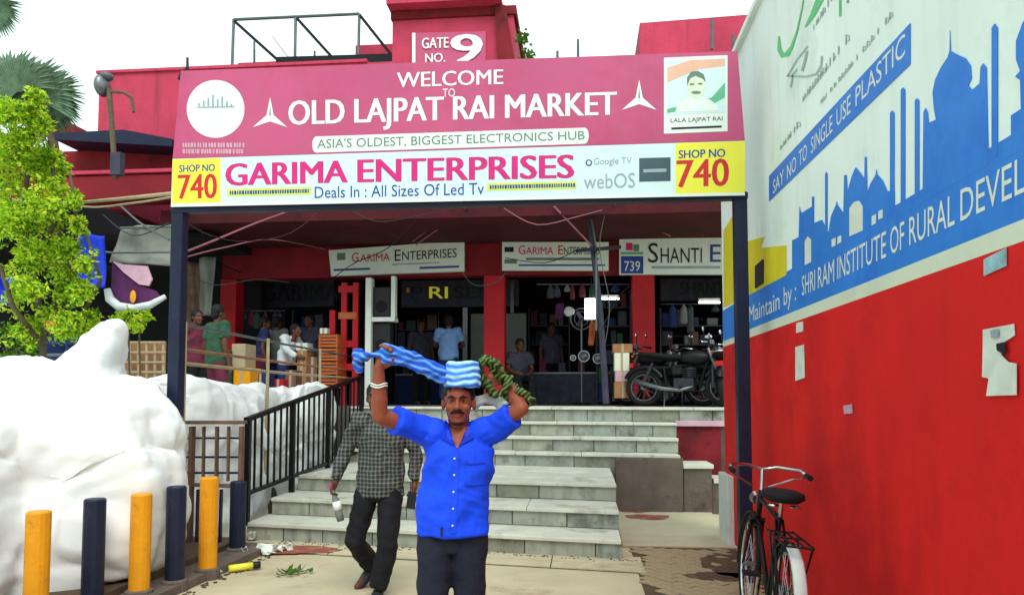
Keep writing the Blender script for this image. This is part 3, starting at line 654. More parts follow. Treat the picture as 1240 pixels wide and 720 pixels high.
# facade signboards -------------------------------------------------
def fsign(label, px, extra):
    t = thing('shop_sign', label, 'shop sign', onY(px[0][0], px[0][1], FY-.1), 'shop signs on the arcade beam')
    MB().poly([onY(x, y, FY-.14) for x, y in px], (0, .1, 0)).build('panel', 'signwhite', t)
    for (kind, s, q, m) in extra:
        if kind == 't': on_quad([onY(x, y, FY-.15) for x, y in q], text_geo(s, .02)).build('lettering', m, t)
        else: MB().poly([onY(x, y, FY-.147) for x, y in q], (0, .004, 0)).build(s, m, t)
    return t
fsign('slanted white shop sign left of the middle pillar, red and black lettering', [(401,334), (562,328), (562,291), (398,303)],
      [('t','G',[(426,317.5), (434,317), (434,305.5), (426,306)],'inkred'), ('t','ARIMA',[(436,317), (472,315.6), (472,306.5), (436,308)],'inkred'), ('t','E',[(478,316), (485,315.6), (485,302), (478,302.4)],'inkblack'), ('t','NTERPRISES',[(487,315.4), (553,311.5), (553,300.5), (487,304.6)],'inkblack'),
       ('p','print_strip',[(404,328), (448,326.4), (448,324), (404,325.6)],'inkblue'), ('p','print_strip',[(508,325.6), (556,323.8), (556,321.4), (508,323)],'inkblue'), ('p','print_strip',[(475,321), (532,318.6), (532,317), (475,319.4)],'inkgrey'), ('p','logo_mark',[(408,315), (418,314.5), (418,306), (408,306.5)],'inkgreen')])
fsign('white shop sign right of the middle pillar, behind the leaning pole', [(608,327), (737,327), (737,293), (608,293)],
      [('t','G',box_px(628,297,636,308),'inkmag'), ('t','ARIMA',box_px(637,299,670,308),'inkmag'), ('t','E',box_px(676,297,682,308),'inkred'), ('t','NTERPRISES',box_px(683,299,726,308),'inkblack'),
       ('p','logo_mark',box_px(611,299,622,305),'inkblack'), ('p','logo_mark',box_px(611,314,626,319),'inkgreen'), ('p','print_strip',box_px(637,312,725,315),'inkgreen'), ('p','print_strip',box_px(628,320,733,322),'inkblue')])
fsign('white sign with blue number box and large black capitals, nearest the mural wall', [(750,332), (915,332), (915,287.5), (750,289)],
      [('t','S',box_px(785,294,797,318),'inkblack'), ('t','HANTI',box_px(800,300,850,318),'inkblack'), ('t','E',box_px(860,296,873,317),'inkblue'), ('p','number_box',box_px(752,310,779,331),'inkblue'), ('t','739',box_px(756,316,775,328),'signwhite'),
       ('p','print_strip',box_px(789,322,872,325),'inkgrey'), ('p','logo_mark',box_px(758,294,766,303),'inkmag'), ('p','logo_mark',box_px(767,296,774,304),'inkgreen'), ('p','print_strip',box_px(752,305,779,308),'greenp')])

# roof steel frame -----------------------------------------------------
rf = thing('roof_frame', 'open steel tube frame standing on the roof left of the tower', 'steel frame', onY(380, 80, BF+.6))
fy = BF+.7
def fpt(x, y, dy=0): return onY(x, y, fy+dy)
for (p, q) in (((283,24), (435,17)), ((283,24), (281,84)), ((435,17), (434,78)), ((358,22), (357,80))): MB().tube([fpt(*p), fpt(*q)], .028, 8).build('tube', 'alu', rf)
for (p, q) in (((284,26), (342,78)), ((360,23), (408,76)), ((436,19), (478,72))): MB().bar(fpt(*p), fpt(*q), .05).build('diagonal_brace', 'black', rf)
MB().bar(fpt(336,78), fpt(478,74), .16, .2).build('base_rail', 'black', rf)
for x, y0 in ((308,50), (308,60), (381,62), (461,60)): MB().tube([onY(x, 80, fy+.5), onY(x, y0, fy+.5)], .02, 6).build('stub', 'alu', rf)
for px, y0, lab in ((700, 48, 'thin steel stub on the parapet midway between tower and roof room'), (675, 62, 'short stub on the parapet just right of the tower'), (862, 22, 'tiny vent pipe on top of the right roof room'), (888, 42, 'thin pipe on the parapet beside the mural wall top')):
    tag(MB().tube([onY(px, 82 if px < 800 else 60, BF+.2), onY(px, y0, BF+.2)], [.03, .025], 6).build('roof_pipe', 'alu'), lab, 'pipe')
tag(MB().tube([onY(x, y, BF+1.5) for x, y in ((352,72), (336,52), (331,44))], .025, 6).build('roof_aerial', 'offw'), 'white bent aerial inside the roof steel frame', 'aerial')
for (cx, cy, lab) in ((633,50,'dark tuft of weeds high on the right edge of the tower'), (640,70,'dark tuft of weeds at the foot of the tower corner')):
    m_ = MB()
    for i in range(60):
        p = onY(cx+rnd.gauss(0, 3), cy+rnd.gauss(0, 5), tw+.1); d = Vector((rnd.uniform(-1, 1), rnd.uniform(-1, 1), rnd.uniform(0, 1))).normalized()*.1; n_ = Vector((rnd.uniform(-1, 1), 0, rnd.uniform(-1, 1))).normalized()*.03
        m_.add([p, p+d*.5+n_, p+d, p+d*.5-n_], [(0,1,2,3)])
    tag(m_.build('weed_tuft', 'leafd'), lab, 'weeds')

# ------------------------------------------------- left wing: low building with dark roof
LB = 11.25
lb = thing('side_shop_building', 'low dark red shop building with a dark blue sheet roof at the left', 'building', (-8, LB, 0))
a = onY(40, 235, LB); b = onY(208, 170, LB)
MB().box(a.x-3, b.x+.3, LB+.4, LB+.7, a.z, b.z+.02).build('upper_wall', 'darkred', lb)  # red wall darkened: its shade is put into the paint
MB().box(a.x-3, b.x+.3, LB-.1, LB+.38, onY(100,243,LB).z, onY(100,216,LB).z).build('fascia', 'shadedred', lb)
MB().box(a.x-3, b.x+.3, LB-.14, LB+.3, onY(100,214,LB).z, onY(100,210,LB).z).build('fascia_ledge', 'pinkred', lb)
rp = [onY(66, 169, LB-.12), onY(208, 177, LB-.12), onY(208, 168, LB-.12), onY(150, 157, LB-.12), onY(66, 161, LB-.12)]
MB().poly(rp, (0, .7, 0)).build('sheet_roof', 'navy', lb)
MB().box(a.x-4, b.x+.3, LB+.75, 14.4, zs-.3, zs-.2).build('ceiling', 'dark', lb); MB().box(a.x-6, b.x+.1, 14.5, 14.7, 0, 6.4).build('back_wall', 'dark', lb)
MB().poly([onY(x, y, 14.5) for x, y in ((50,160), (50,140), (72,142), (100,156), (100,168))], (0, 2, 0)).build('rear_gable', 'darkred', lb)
lp = thing('lamp_post', 'old street lamp post with round grey head beside the pink wall', 'lamp post', onY(137, 215, 10.5))
MB().tube([onY(140, 216, 10.5), onY(136, 160, 10.5), onY(132, 108, 10.5)], .04, 8).build('pole', 'bark', lp)
MB().ell(onY(124, 104, 10.5), (.1, .16, .17)).build('lamp_head', 'steel', lp, smooth=True); MB().ell(onY(129, 93, 10.5), (.1, .1, .07)).build('lamp_cap', 'alu', lp, smooth=True)
MB().tube([onY(x, y, 10.5) for x, y in ((133,111), (150,112), (159,118), (162,136))], .025, 8).build('arm', 'bark', lp)
MB().box(onY(140,190,10.46).x-.06, onY(140,190,10.46).x+.1, 10.42, 10.54, onY(140,212,10.46).z, onY(140,185,10.46).z).build('junction_box', 'dark2', lp)

# hanging cloths and tarps at left
def cloth(name, label, cat, px, Y, m, amp=.06, n=14, group=None, parent=None, dep=.25):
    """px: BL BR TR TL; wavy sheet of real thickness"""
    q = [onY(x, y, Y) for x, y in px]; mb = MB(); vs = []; k = n+1
    for side in (0, .015):
        for i in range(k):
            for j in range(k):
                u, v = j/n, i/n; p = quadmap(q, u, v); sag = math.sin(u*math.pi)*math.sin(v*math.pi)
                vs.append(p+Vector((0, side+amp*math.sin(u*9+v*2+q[0].x)+amp*1.2*noise.noise(p*2.5)+dep*sag*.3, 0)))
    fs = []
    for s_ in (0, 1):
        b = s_*k*k
        for i in range(n):
            for j in range(n): f = (b+i*k+j, b+i*k+j+1, b+(i+1)*k+j+1, b+(i+1)*k+j); fs.append(f if s_ else f[::-1])
    for j in range(n): fs += [(j, j+1, k*k+j+1, k*k+j), (n*k+j, n*k+j+1, k*k+n*k+j+1, k*k+n*k+j)]
    for i in range(n): fs += [(i*k, (i+1)*k, k*k+(i+1)*k, k*k+i*k), (i*k+n, (i+1)*k+n, k*k+(i+1)*k+n, k*k+i*k+n)]
    mb.add(vs, fs); o = mb.build(name, m, parent, smooth=True)
    return tag(o, label, cat, group) if label else o
cloth('blue_tarp', 'narrow bright blue tarpaulin hanging behind the leafy tree', 'tarpaulin', [(98,350), (124,348), (126,285), (92,282)], 10.5, 'bluet')
cloth('blue_tarp', 'blue tarpaulin at the very left edge behind the tree', 'tarpaulin', [(-20,371), (22,369), (18,335), (-20,334)], 10.4, 'bluet')
cloth('blue_tarp', 'dark blue tarpaulin low behind the white sheets', 'tarpaulin', [(50,446), (112,446), (112,408), (52,406)], 10.2, 'bluedk')
aw = thing('stall_awning', 'grey stall awning with purple cloth and white trim hanging below', 'awning', onY(165, 300, 11))
cloth('awning_sheet', None, None, [(134,318), (210,322), (210,272), (146,276)], 11.0, 'greyt', parent=aw)
MB().tube([onY(146,276,10.9), onY(212,274,10.9)], .02, 8).build('awning_rod', 'alu', aw)
MB().tube([onY(104,302,10.9), onY(136,306,10.9), onY(212,305,10.9)], .018, 8).build('awning_rod', 'alu', aw)
pc = MB(); pc.poly([onY(x, y, 10.9) for x, y in ((134,360), (136,316), (150,330), (170,345), (188,352), (194,360), (178,366), (158,368), (142,366))], (0, .04, 0)); pc.build('purple_cloth', 'purple', aw)
pc = MB(); pc.poly([onY(x, y, 10.86) for x, y in ((136,316), (150,320), (178,322), (184,338), (180,346), (168,344), (150,330))], (0, .03, 0)); pc.build('pink_cloth', 'pinkc', aw)
pc = MB(); pc.tube([onY(x, y, 10.84) for x, y in ((130,350), (133,362), (144,371), (162,373), (182,369), (200,359))], [.05,.07,.07,.06,.06,.04], 8); pc.build('white_trim', 'white', aw, smooth=True)
MB().ell(onY(161,359,10.82), (.05, .02, .1)).build('gold_tassel', 'bollyel', aw)
cloth('hanging_grey_cloth', 'pale grey cloth hanging from the ceiling beside the left pillar', 'cloth', [(242,382), (254,382), (262,310), (240,312)], 12.8, 'greyt', .04, 10)
cloth('hanging_brown_cloth', 'brown hanging cloth left of the pale grey one', 'cloth', [(222,400), (240,400), (242,318), (222,316)], 12.9, 'brown', .04, 10)

# ================================================================== overhead cables
def cable(px, Y0, Y1, r, m, label, sag=0):
    pts = []; n = len(px)
    for i, (x, y) in enumerate(px): pts.append(onY(x, y, Y0+(Y1-Y0)*i/(n-1)))
    tag(MB().tube(arcpts(pts) if n > 2 else pts, r, 6).build('cable', m), label, 'cable')
M['cablep'] = mat('pinkish_cable', (150,92,104), .6, .2, 5, bump=0)
cable([(222,306), (262,290), (310,270), (360,252)], 7.2, 11.4, .012, 'cablep', 'pinkish cable rising from the left post to the soffit')
cable([(222,312), (270,300), (330,290), (395,302)], 7.2, 13.3, .009, 'cablep', 'thin cable sagging from the left post to the slanted sign')
cable([(500,292), (522,275), (548,250)], 13.2, 11.4, .014, 'cablep', 'left one of two pale cables above the slanted sign')
cable([(504,296), (535,274), (566,250)], 13.1, 11.4, .014, 'cablep', 'right one of two pale cables above the slanted sign')
cable([(671,250), (695,275), (717,298)], 11.4, 11.9, .016, 'cablep', 'pink cable running down to the crossarm of the leaning pole')
cable([(742,246), (775,266), (812,286)], 11.4, 13.2, .012, 'rust', 'brown cable on the soffit above the nearest white sign')
cable([(0,240), (60,246), (120,243), (210,234)], 9.5, 7.0, .02, 'cream', 'thick pale cable under the red fascia at the left')
cable([(30,232), (100,250), (160,246), (212,238)], 9.5, 7.2, .012, 'cream', 'thinner pale cable looping under the red fascia')
cable([(145,248), (170,270), (205,290)], 10, 7, .012, 'alu', 'grey cable dropping from the fascia to the left post')
cable([(30,195), (55,225), (80,250)], 9, 9.5, .02, 'bark', 'dark cable slanting through the tree top')
for (px_, Ya, Yb, r_, m_, lab) in (
    ([(214,262), (255,285), (300,292), (352,282), (392,252)], 6.8, 11.3, .007, 'inkblack', 'thin black cable drooping in a bow right of the left post'),
    ([(236,252), (248,290), (268,318), (292,330)], 11.4, 13.4, .012, 'inkblack', 'black cable hanging down to the left pillar'),
    ([(420,250), (455,268), (505,262), (560,250)], 11.3, 11.4, .008, 'inkblack', 'black cable looped under the soffit above the slanted sign'),
    ([(560,330), (575,345), (600,342), (612,330)], 13.3, 13.3, .009, 'alu', 'short grey cable looped round the middle pillar'),
    ([(610,252), (650,272), (700,262), (745,250)], 11.3, 11.5, .008, 'cablep', 'faint pink cable sagging above the second white sign'),
    ([(700,302), (660,318), (612,312)], 11.8, 13.3, .008, 'inkblack', 'black cable from the crossarm to the middle pillar'),
    ([(728,400), (748,360), (764,345)], 12.0, 13.4, .009, 'inkblack', 'black cable from the leaning pole to the right pillar'),
    ([(735,250), (726,300), (738,370), (730,430)], 11.6, 12.2, .008, 'alu', 'grey wire hanging loosely beside the leaning pole'),
    ([(508,262), (470,300), (430,318), (404,336)], 11.5, 13.2, .008, 'inkblack', 'black cable slanting across the slanted white sign'),
    ([(222,330), (260,345), (310,338), (350,342)], 12.5, 13.5, .01, 'alu', 'grey cable sagging before the dim left lintel'),
    ([(125,260), (160,285), (205,270)], 10.3, 7.2, .008, 'inkblack', 'black cable sagging over the grey awning')):
    cable(px_, Ya, Yb, r_, m_, lab)
up = thing('leaning_pole', 'thin dark leaning pole with a crossarm before the second white sign', 'pole', onY(733, 486, 11.95))
MB().tube([onY(734, 488, 12.3), onY(727, 380, 12.1), onY(718, 300, 11.95), onY(711, 244, 11.9)], [.055, .05, .045, .04], 8).build('pole', 'dark2', up)
MB().tube([onY(722, 400, 11.9), onY(722, 300, 11.9), onY(713, 246, 11.86)], .018, 6).build('conduit', 'alu', up)
MB().bar(onY(697, 304, 11.85), onY(752, 299, 11.85), .05).build('crossarm', 'black', up)

# ================================================================== railings
hr = thing('stair_railing', 'black steel baluster railing up the left side of the stairs', 'railing', (-3.78, 8, 0))
def hp(x, y, t):  # t 0..1 along
    return onY(x, y, 8.05+t*3.3)
R0, R1 = hp(298, 508, 0), hp(437, 456, 1); B0, B1 = hp(299, 597, 0), hp(437, 545, 1)
MB().bar(R0, R1, .06, .05).build('handrail', 'black', hr); MB().bar(B0, B1, .05, .04).build('bottom_rail', 'black', hr)
nb = 22
for i in range(nb+1):
    t = i/nb; tp = R0.lerp(R1, t); bt = B0.lerp(B1, t); w_ = .06 if i in (0, 7, 14, nb) else .022
    if w_ > .03: bt = Vector((bt.x, bt.y, bt.z-.35))
    MB().bar(bt, Vector((bt.x, bt.y, tp.z)), w_).build('post' if w_ > .03 else 'baluster', 'black', hr)
pr_ = thing('pipe_railing', 'rusty three pipe railing above the white sheets at the left', 'railing', (-4.2, 9.5, 1.3))
zr = lambda y: 1.6+(480-y)/F*7.2
XR_ = lambda Y: onY(217, 430, 7.1).x+(Y-7.1)*-.03
for y_, m_, r_ in ((388, 'alu', .016), (420, 'rust', .018), (438, 'cream', .02)):
    MB().tube([(XR_(7.1), 7.1, zr(y_)), (XR_(10), 10, zr(y_)-.01), (XR_(13.4), 13.4, zr(y_))], r_, 8).build('pipe', m_, pr_)
for Y_ in (7.15, 9.3, 11.4, 13.4): MB().tube([(XR_(Y_)+.03, Y_, .6), (XR_(Y_)+.03, Y_, 2.36)], .022, 8).build('post', 'cream', pr_)
# brown slatted gate
bg_ = thing('brown_gate', 'weathered brown latticed gate panel behind the navy bollards', 'gate', onY(258, 690, 7.3))
def gp(x, y): return onY(x, y, 7.3)
def gbar(name, x0, y0, x1, y1, wd, th=.035, m='brown', dy=0): MB().bar(onY(x0, y0, 7.3+dy), onY(x1, y1, 7.3+dy), wd, th).build(name, m, bg_, bevel=.003)
gbar('top_rail', 216, 511, 297, 511, .1); gbar('side_rail', 293, 516, 291, 602, .07); gbar('side_rail', 233, 516, 229, 684, .08, dy=-.003); gbar('side_rail', 220, 516, 218, 640, .04)
gbar('middle_rail', 216, 586, 292, 588, .07, dy=.002)
for x in (247, 263, 277): gbar('slat', x, 516, x-1, 582, .045 if x != 263 else .06, .02, dy=.02)
for y in (530, 553, 572): gbar('lattice_bar', 218, y, 290, y, .04, .02, m='navy', dy=.05)
for x in (240, 268, 283): gbar('lower_slat', x, 592, x-2, 665, .05, .02, dy=.02, m='navy')

# ================================================================== white sheets heap
def sheet_heap():
    mb = MB()
    P = lambda x, y, d: atD(x, y, d)
    def e(px, py, d, rx, ry, rz, **k):
        mb.ell(P(px, py, d), (rx, ry, rz), rot(**k), 20, 12)
    # lower mass behind the bollards
    mb.box(-7.5, -4.28, 3.6, 7.0, -.1, 1.05); mb.box(-8.5, -4.28, 7.0, 12.0, -.1, 1.25); mb.box(-8.5, -3.95, 7.75, 12.0, -.1, 1.22)
    e(40, 560, 6.3, 1.1, 1.1, .85); e(110, 560, 6.6, .75, 1.0, .78); e(165, 590, 6.7, .45, .9, .62); e(20, 660, 5.6, .7, .8, .7)
    e(60, 512, 7.0, 1.2, 1.0, .45); e(10, 497, 6.9, .9, .9, .42); e(165, 510, 7.4, .6, 1.1, .38)
    mb.tube([P(50, 492, 7.3), P(80, 468, 7.3), P(112, 443, 7.2), P(140, 422, 7.15), P(153, 411, 7.1), P(158, 407, 7.1)], [.2, .24, .25, .24, .2, .1], 18); e(100, 480, 7.2, .6, .4, .3, y=-.4)
    e(205, 500, 8.2, .7, .9, .34); e(250, 505, 9.0, .8, 1.2, .34); e(320, 510, 10.2, .95, 1.2, .42, z=.1); e(395, 500, 11.4, .75, .9, .42); e(180, 620, 6.2, .3, .6, .5)
    mb.ell((-3.98, 6.05, .5), (.46, .5, .52), None, 20, 12); mb.box(-7, -4.1, 3.6, 6.3, -.1, .6)
    def fold(p): return .11*noise.noise(Vector((p.x*1.3, p.y*1.3, p.z*1.3)))+.05*(1-2.4*abs(noise.noise(Vector((p.x*2.2+p.z, p.y*2.2, p.z*1.6)))))+.07*abs(noise.noise(p*2.8))+.026*abs(noise.noise(p*6.5))+.01*abs(noise.noise(p*16))
    def warp(p):
        lim = (-4.2 if p.y < 5.2 else -4.2+.72*min(1, (p.y-5.2)/.5)) if p.y < 6.5 else (-4.4 if p.y < 7.5 else -4.05)
        k = .5; a = p.x-(lim-k)
        return (lim-k+k*math.tanh(a/k) if a > 0 else p.x, p.y, p.z)
    out = remesh(mb, .036, 5, fold=fold, warp=warp)
    out.v = [Vector((min(v.x, (-3.95 if v.y < 5.3 else -3.95+.5*min(1, (v.y-5.3)/.35)) if v.y < 6.5 else (-4.24 if v.y < 7.5 else -3.88)), v.y, v.z)) for v in out.v]
    return out
tag(sheet_heap().build('white_heap', 'sheet', smooth=True), 'large bright white billowing foam like heap behind the bollards', 'white heap')

# ================================================================== bollards and kerb
kb = MB(); kpts = [(-3.62, 3.2), (-3.35, 3.2), (-3.22, 7.6), (-3.55, 7.6)]
tag(MB().poly([(x, y, .0) for x, y in kpts], (0, 0, .07)).build('bollard_kerb', 'darkconc'), kind='structure')
tag(MB().poly([(x, y, .0) for x, y in ((-4.6, 3.2), (-3.63, 3.2), (-3.56, 7.6), (-4.4, 7.6))], (0, 0, .12)).build('planting_strip', 'joint'), kind='structure')
def boll(px, pyt, pyb, m, label):
    b = onZ(px, pyb, .0); d = (b-EYEP); h = onY(px, pyt, b.y).z
    t = thing('bollard', label, 'bollard', (b.x, b.y, 0), 'yellow and navy bollards in a row')
    n = 16; r = .078
    mb = MB(); mb.tube([(b.x, b.y, .0), (b.x, b.y, h-.012), (b.x, b.y, h)], [r, r, r-.01], n); mb.build('shaft', m, t, smooth=False)
    MB().tube([(b.x, b.y, 0), (b.x, b.y, .09), (b.x, b.y, .1)], [r+.03, r+.026, r+.01], n).build('concrete_collar', 'darkconc', t)
for a_ in ((42,618,766,'bollyel','yellow bollard nearest the camera, first of the row'), (111,603,740,'bollnavy','navy bollard between the two nearest yellow ones'), (168,597,728,'bollyel','yellow bollard second of the three yellow ones'),
           (211,588,715,'bollnavy','navy bollard under the left gateway post'), (251,577,700,'bollyel','yellow bollard farthest back, before the brown gate'), (287,582,674,'bollnavy','navy bollard last in the row beside the stairs')): boll(*a_)

# ================================================================== people
def person(name_label, loc, rz, J, vox, shirt, trousers, skin='skin', sleeve='short', hair=True, sandals='inkblack', hem=.86, group=None, hand_pose=None, cat='person', fine=False, shoes='inkblack', belly=0, hemside=None):
    V = Vector
    D = dict(pelvis=V((0, 0, .95)), chest=V((0, 0, 1.27)), neck=V((0, .01, 1.44)), head=V((0, -.015, 1.59)),
             shR=V((-.185, 0, 1.41)), elR=V((-.24, .04, 1.13)), wrR=V((-.25, -.03, .89)), shL=V((.185, 0, 1.41)), elL=V((.24, .04, 1.13)), wrL=V((.25, -.03, .89)),
             hiR=V((-.09, 0, .9)), knR=V((-.1, -.03, .5)), anR=V((-.1, .03, .09)), hiL=V((.09, 0, .9)), knL=V((.1, -.03, .5)), anL=V((.1, .03, .09)), hdR=V((-.25, -.05, .8)), hdL=V((.25, -.05, .8)), toR=V((-.11, -.17, .03)), toL=V((.11, -.17, .03)))
    for k, v in J.items(): D[k] = V(v)
    t = thing('person', name_label, cat, loc, group, rz); t.location = loc; WL[t.name] = V((0, 0, 0))
    b = MB(); pe, ch, nk, hd = D['pelvis'], D['chest'], D['neck'], D['head']
    # trunk (inside the clothes)
    b.loft([(pe.x, pe.y, pe.z-.1, .11, .07), (pe.x, pe.y, pe.z, .14, .1), (pe.x, pe.y, pe.z+.13, .13, .095), (ch.x, ch.y, ch.z, .15, .1), (nk.x, nk.y, nk.z-.04, .1, .07), (nk.x, nk.y, nk.z, .06, .055)])
    b.capsule(nk+V((0, .01, -.05)), hd+V((0, .015, -.06)), .058, .055)
    # head
    c = hd
    b.ell(c+V((0, .012, .035)), (.076, .095, .088)); b.ell(c+V((0, -.02, -.03)), (.062, .072, .085)); b.ell(c+V((0, -.055, -.085)), (.036, .03, .03))
    b.capsule(c+V((0, -.088, .012)), c+V((0, -.108, -.022)), .009, .014); b.ell(c+V((.014, -.098, -.026)), (.009, .01, .008)); b.ell(c+V((-.014, -.098, -.026)), (.009, .01, .008))
    b.ell(c+V((0, -.082, .034)), (.05, .014, .01)); b.ell(c+V((.04, -.06, -.02)), (.022, .024, .022)); b.ell(c+V((-.04, -.06, -.02)), (.022, .024, .022))
    b.ell(c+V((0, -.09, -.056)), (.024, .01, .006)); b.ell(c+V((0, -.088, -.066)), (.02, .01, .007))
    for s in (-1, 1): b.ell(c+V((s*.078, .012, -.005)), (.012, .02, .032))
    for s in 'RL':
        sh, el, wr, ha = D['sh'+s], D['el'+s], D['wr'+s], D['hd'+s]
        b.capsule(sh, sh.lerp(el, .5), .056, .05); b.capsule(sh.lerp(el, .4), el, .05, .041); b.capsule(el, el.lerp(wr, .35), .041, .043); b.capsule(el.lerp(wr, .3), wr, .042, .028)
        # hand
        f = (ha-wr).normalized(); 
        if hand_pose and s in hand_pose: nrm, curl = V(hand_pose[s][0]).normalized(), hand_pose[s][1]
        else: nrm, curl = V((-1 if s == 'R' else 1, 0, 0)), .5
        side = f.cross(nrm).normalized(); nrm = side.cross(f).normalized()
        R_ = Matrix((side, nrm, f)).transposed()
        b.ell(wr+f*.05, (.04, .018, .052), R_, 12, 8); b.capsule(wr, wr+f*.04, .026, .028)
        for i, (o_, l_) in enumerate(((-.03, .068), (-.01, .078), (.01, .074), (.03, .058))):
            base = wr+f*.088+side*o_; rr = .0088
            d1 = (f*math.cos(curl*.6)-nrm*math.sin(curl*.6)); d2 = (f*math.cos(curl*1.4)-nrm*math.sin(curl*1.4)); d3 = (f*math.cos(curl*2)-nrm*math.sin(curl*2))
            p1 = base+d1*l_*.45; p2 = p1+d2*l_*.33; p3 = p2+d3*l_*.25
            b.capsule(base-f*.012, p1, rr*1.1, rr, 8); b.capsule(p1, p2, rr, rr*.95, 8); b.capsule(p2, p3, rr*.95, rr*.8, 8)
        tb = wr+f*.025-side*.03; td = (f*.7-side*.6-nrm*.35).normalized(); b.capsule(tb, tb+td*.04, .013, .011, 8); b.capsule(tb+td*.04, tb+td*.04+(f*.85-nrm*.5).normalized()*.035, .0105, .009, 8)
        hi, kn, an, to = D['hi'+s], D['kn'+s], D['an'+s], D['to'+s]
        b.capsule(hi, kn, .07, .045); b.capsule(kn, an, .046, .032); b.capsule(an-V((0, 0, .03)), to, .035, .028)
        b.ell(an+V((0, .02, -.045)), (.034, .04, .03))
    body = remesh(b, vox, 2)
    if vox < .007: body.v = [V((c.x+(v.x-c.x)*1.05, v.y, v.z)) if (v-c).length < .17 and v.z > c.z-.1 else v for v in body.v]
    bo = body.build('body', skin, t, smooth=True)
    # shirt
    s_ = MB(); hz = hem
    hr_ = .2 if hemside is None else hemside
    s_.loft([(pe.x*.8, pe.y, hz, hr_, .135+belly*.5), (pe.x, pe.y, hz+.1, hr_-.006, .132+belly), (pe.x, pe.y-belly*.3, pe.z+.13, hr_-.015, .13+belly), (ch.x, ch.y, ch.z-.05, .19, .128+belly*.4), (ch.x, ch.y, ch.z+.06, .19, .12), (ch.x*.5+nk.x*.5, ch.y, nk.z-.06, .15, .095), (nk.x, nk.y+.012, nk.z-.015, .085, .07), (nk.x, nk.y+.022, nk.z+.015, .066, .056)], 28)
    for s in 'RL':
        sh, el, wr = D['sh'+s], D['el'+s], D['wr'+s]
        s_.capsule(sh.lerp(ch+V((0, 0, .08)), .3), sh, .085, .075)
        if sleeve == 'short':
            e2 = sh.lerp(el, .68); s_.tube([sh.lerp(el, -.1), sh, sh.lerp(el, .35), e2], [.06, .075, .074, .078], 18)
        else:
            s_.tube([sh.lerp(el, -.1), sh, sh.lerp(el, .5), el], [.06, .074, .066, .058], 18); s_.ell(el, (.058,)*3); s_.tube([el, el.lerp(wr, .4), el.lerp(wr, .93)], [.056, .052, .042], 18)
    def fold(p): return .012*noise.noise(V((p.x*7, p.y*7, p.z*4)))+.012*(.3-abs(noise.noise(V((p.x*9+p.z*9, p.y*9, p.z*13)))))+.03*(.3-abs(noise.noise(V((p.x*5+p.z*4, p.y*5, p.z*6-p.x*4)))))
    sh_mb = remesh(s_, max(vox*1.3, .008), 3, fold=fold); sho = sh_mb.build('shirt', shirt, t, smooth=True)
    # trousers
    q = MB(); q.loft([(pe.x, pe.y, pe.z-.14, .15, .105), (pe.x, pe.y, pe.z-.02, .17, .118), (pe.x, pe.y, pe.z+.07, .155, .11)], 24)
    for s in 'RL':
        hi, kn, an = D['hi'+s], D['kn'+s], D['an'+s]
        q.tube([hi+V((0, 0, .04)), hi, hi.lerp(kn, .4), kn, kn.lerp(an, .5), an-V((0, 0, .0))], [.088, .098, .092, .076, .073, .074], 20)
        q.ell(kn, (.077, .077, .08))
    def fold2(p): return .01*noise.noise(V((p.x*8, p.y*8, p.z*5)))+.02*(.5-abs(noise.noise(V((p.x*6+p.z*4, p.y*8, p.z*8)))))
    remesh(q, max(vox*1.4, .009), 3, fold=fold2).build('trousers', trousers, t, smooth=True)
    for s in 'RL':
        an, to = D['an'+s], D['to'+s]; fd = (to-an); fd.z = fd.z; f = fd.normalized(); up_ = V((0, 0, 1)); sd_ = f.cross(up_).normalized(); up2 = sd_.cross(f).normalized(); R_ = Matrix((sd_, f, up2)).transposed()
        m_ = MB(); heel = an-up2*.045-f*.03; m_.ell(heel.lerp(to, .5), (.052, .16, .042), R_, 16, 8); m_.ell(heel+up2*.01, (.046, .06, .05), R_, 14, 8)
        remesh(m_, .008, 1).build('shoe', shoes, t, smooth=True)
    if hair:
        h = MB(); h.ell(c+V((0, .024, .05)), (.09, .097, .092)); h.ell(c+V((0, .065, -.01)), (.07, .055, .075))
        hb = remesh(h, .01, 1, wob=.006, wsc=40); hb.build('hair', 'hair', t, smooth=True)
    if vox < .0095:
        for s in (-1, 1):
            MB().ell(c+V((s*.031, -.081, .013)), (.0125, .004, .0035)).build('eye', 'carton', t, smooth=True); MB().ell(c+V((s*.031, -.0845, .013)), (.007, .003, .0035)).build('iris', 'inkblack', t, smooth=True)  # eyeball browned: shade under the brow put into its colour
            MB().tube([c+V((s*.012, -.096, .03)), c+V((s*.03, -.096, .037)), c+V((s*.052, -.08, .03))], [.004, .0075, .003], 8).build('eyebrow', 'hair', t)
    return t, sh_mb, D
def img_place(px, d):
    p = atD(px, 480, d); return (p.x, p.y)
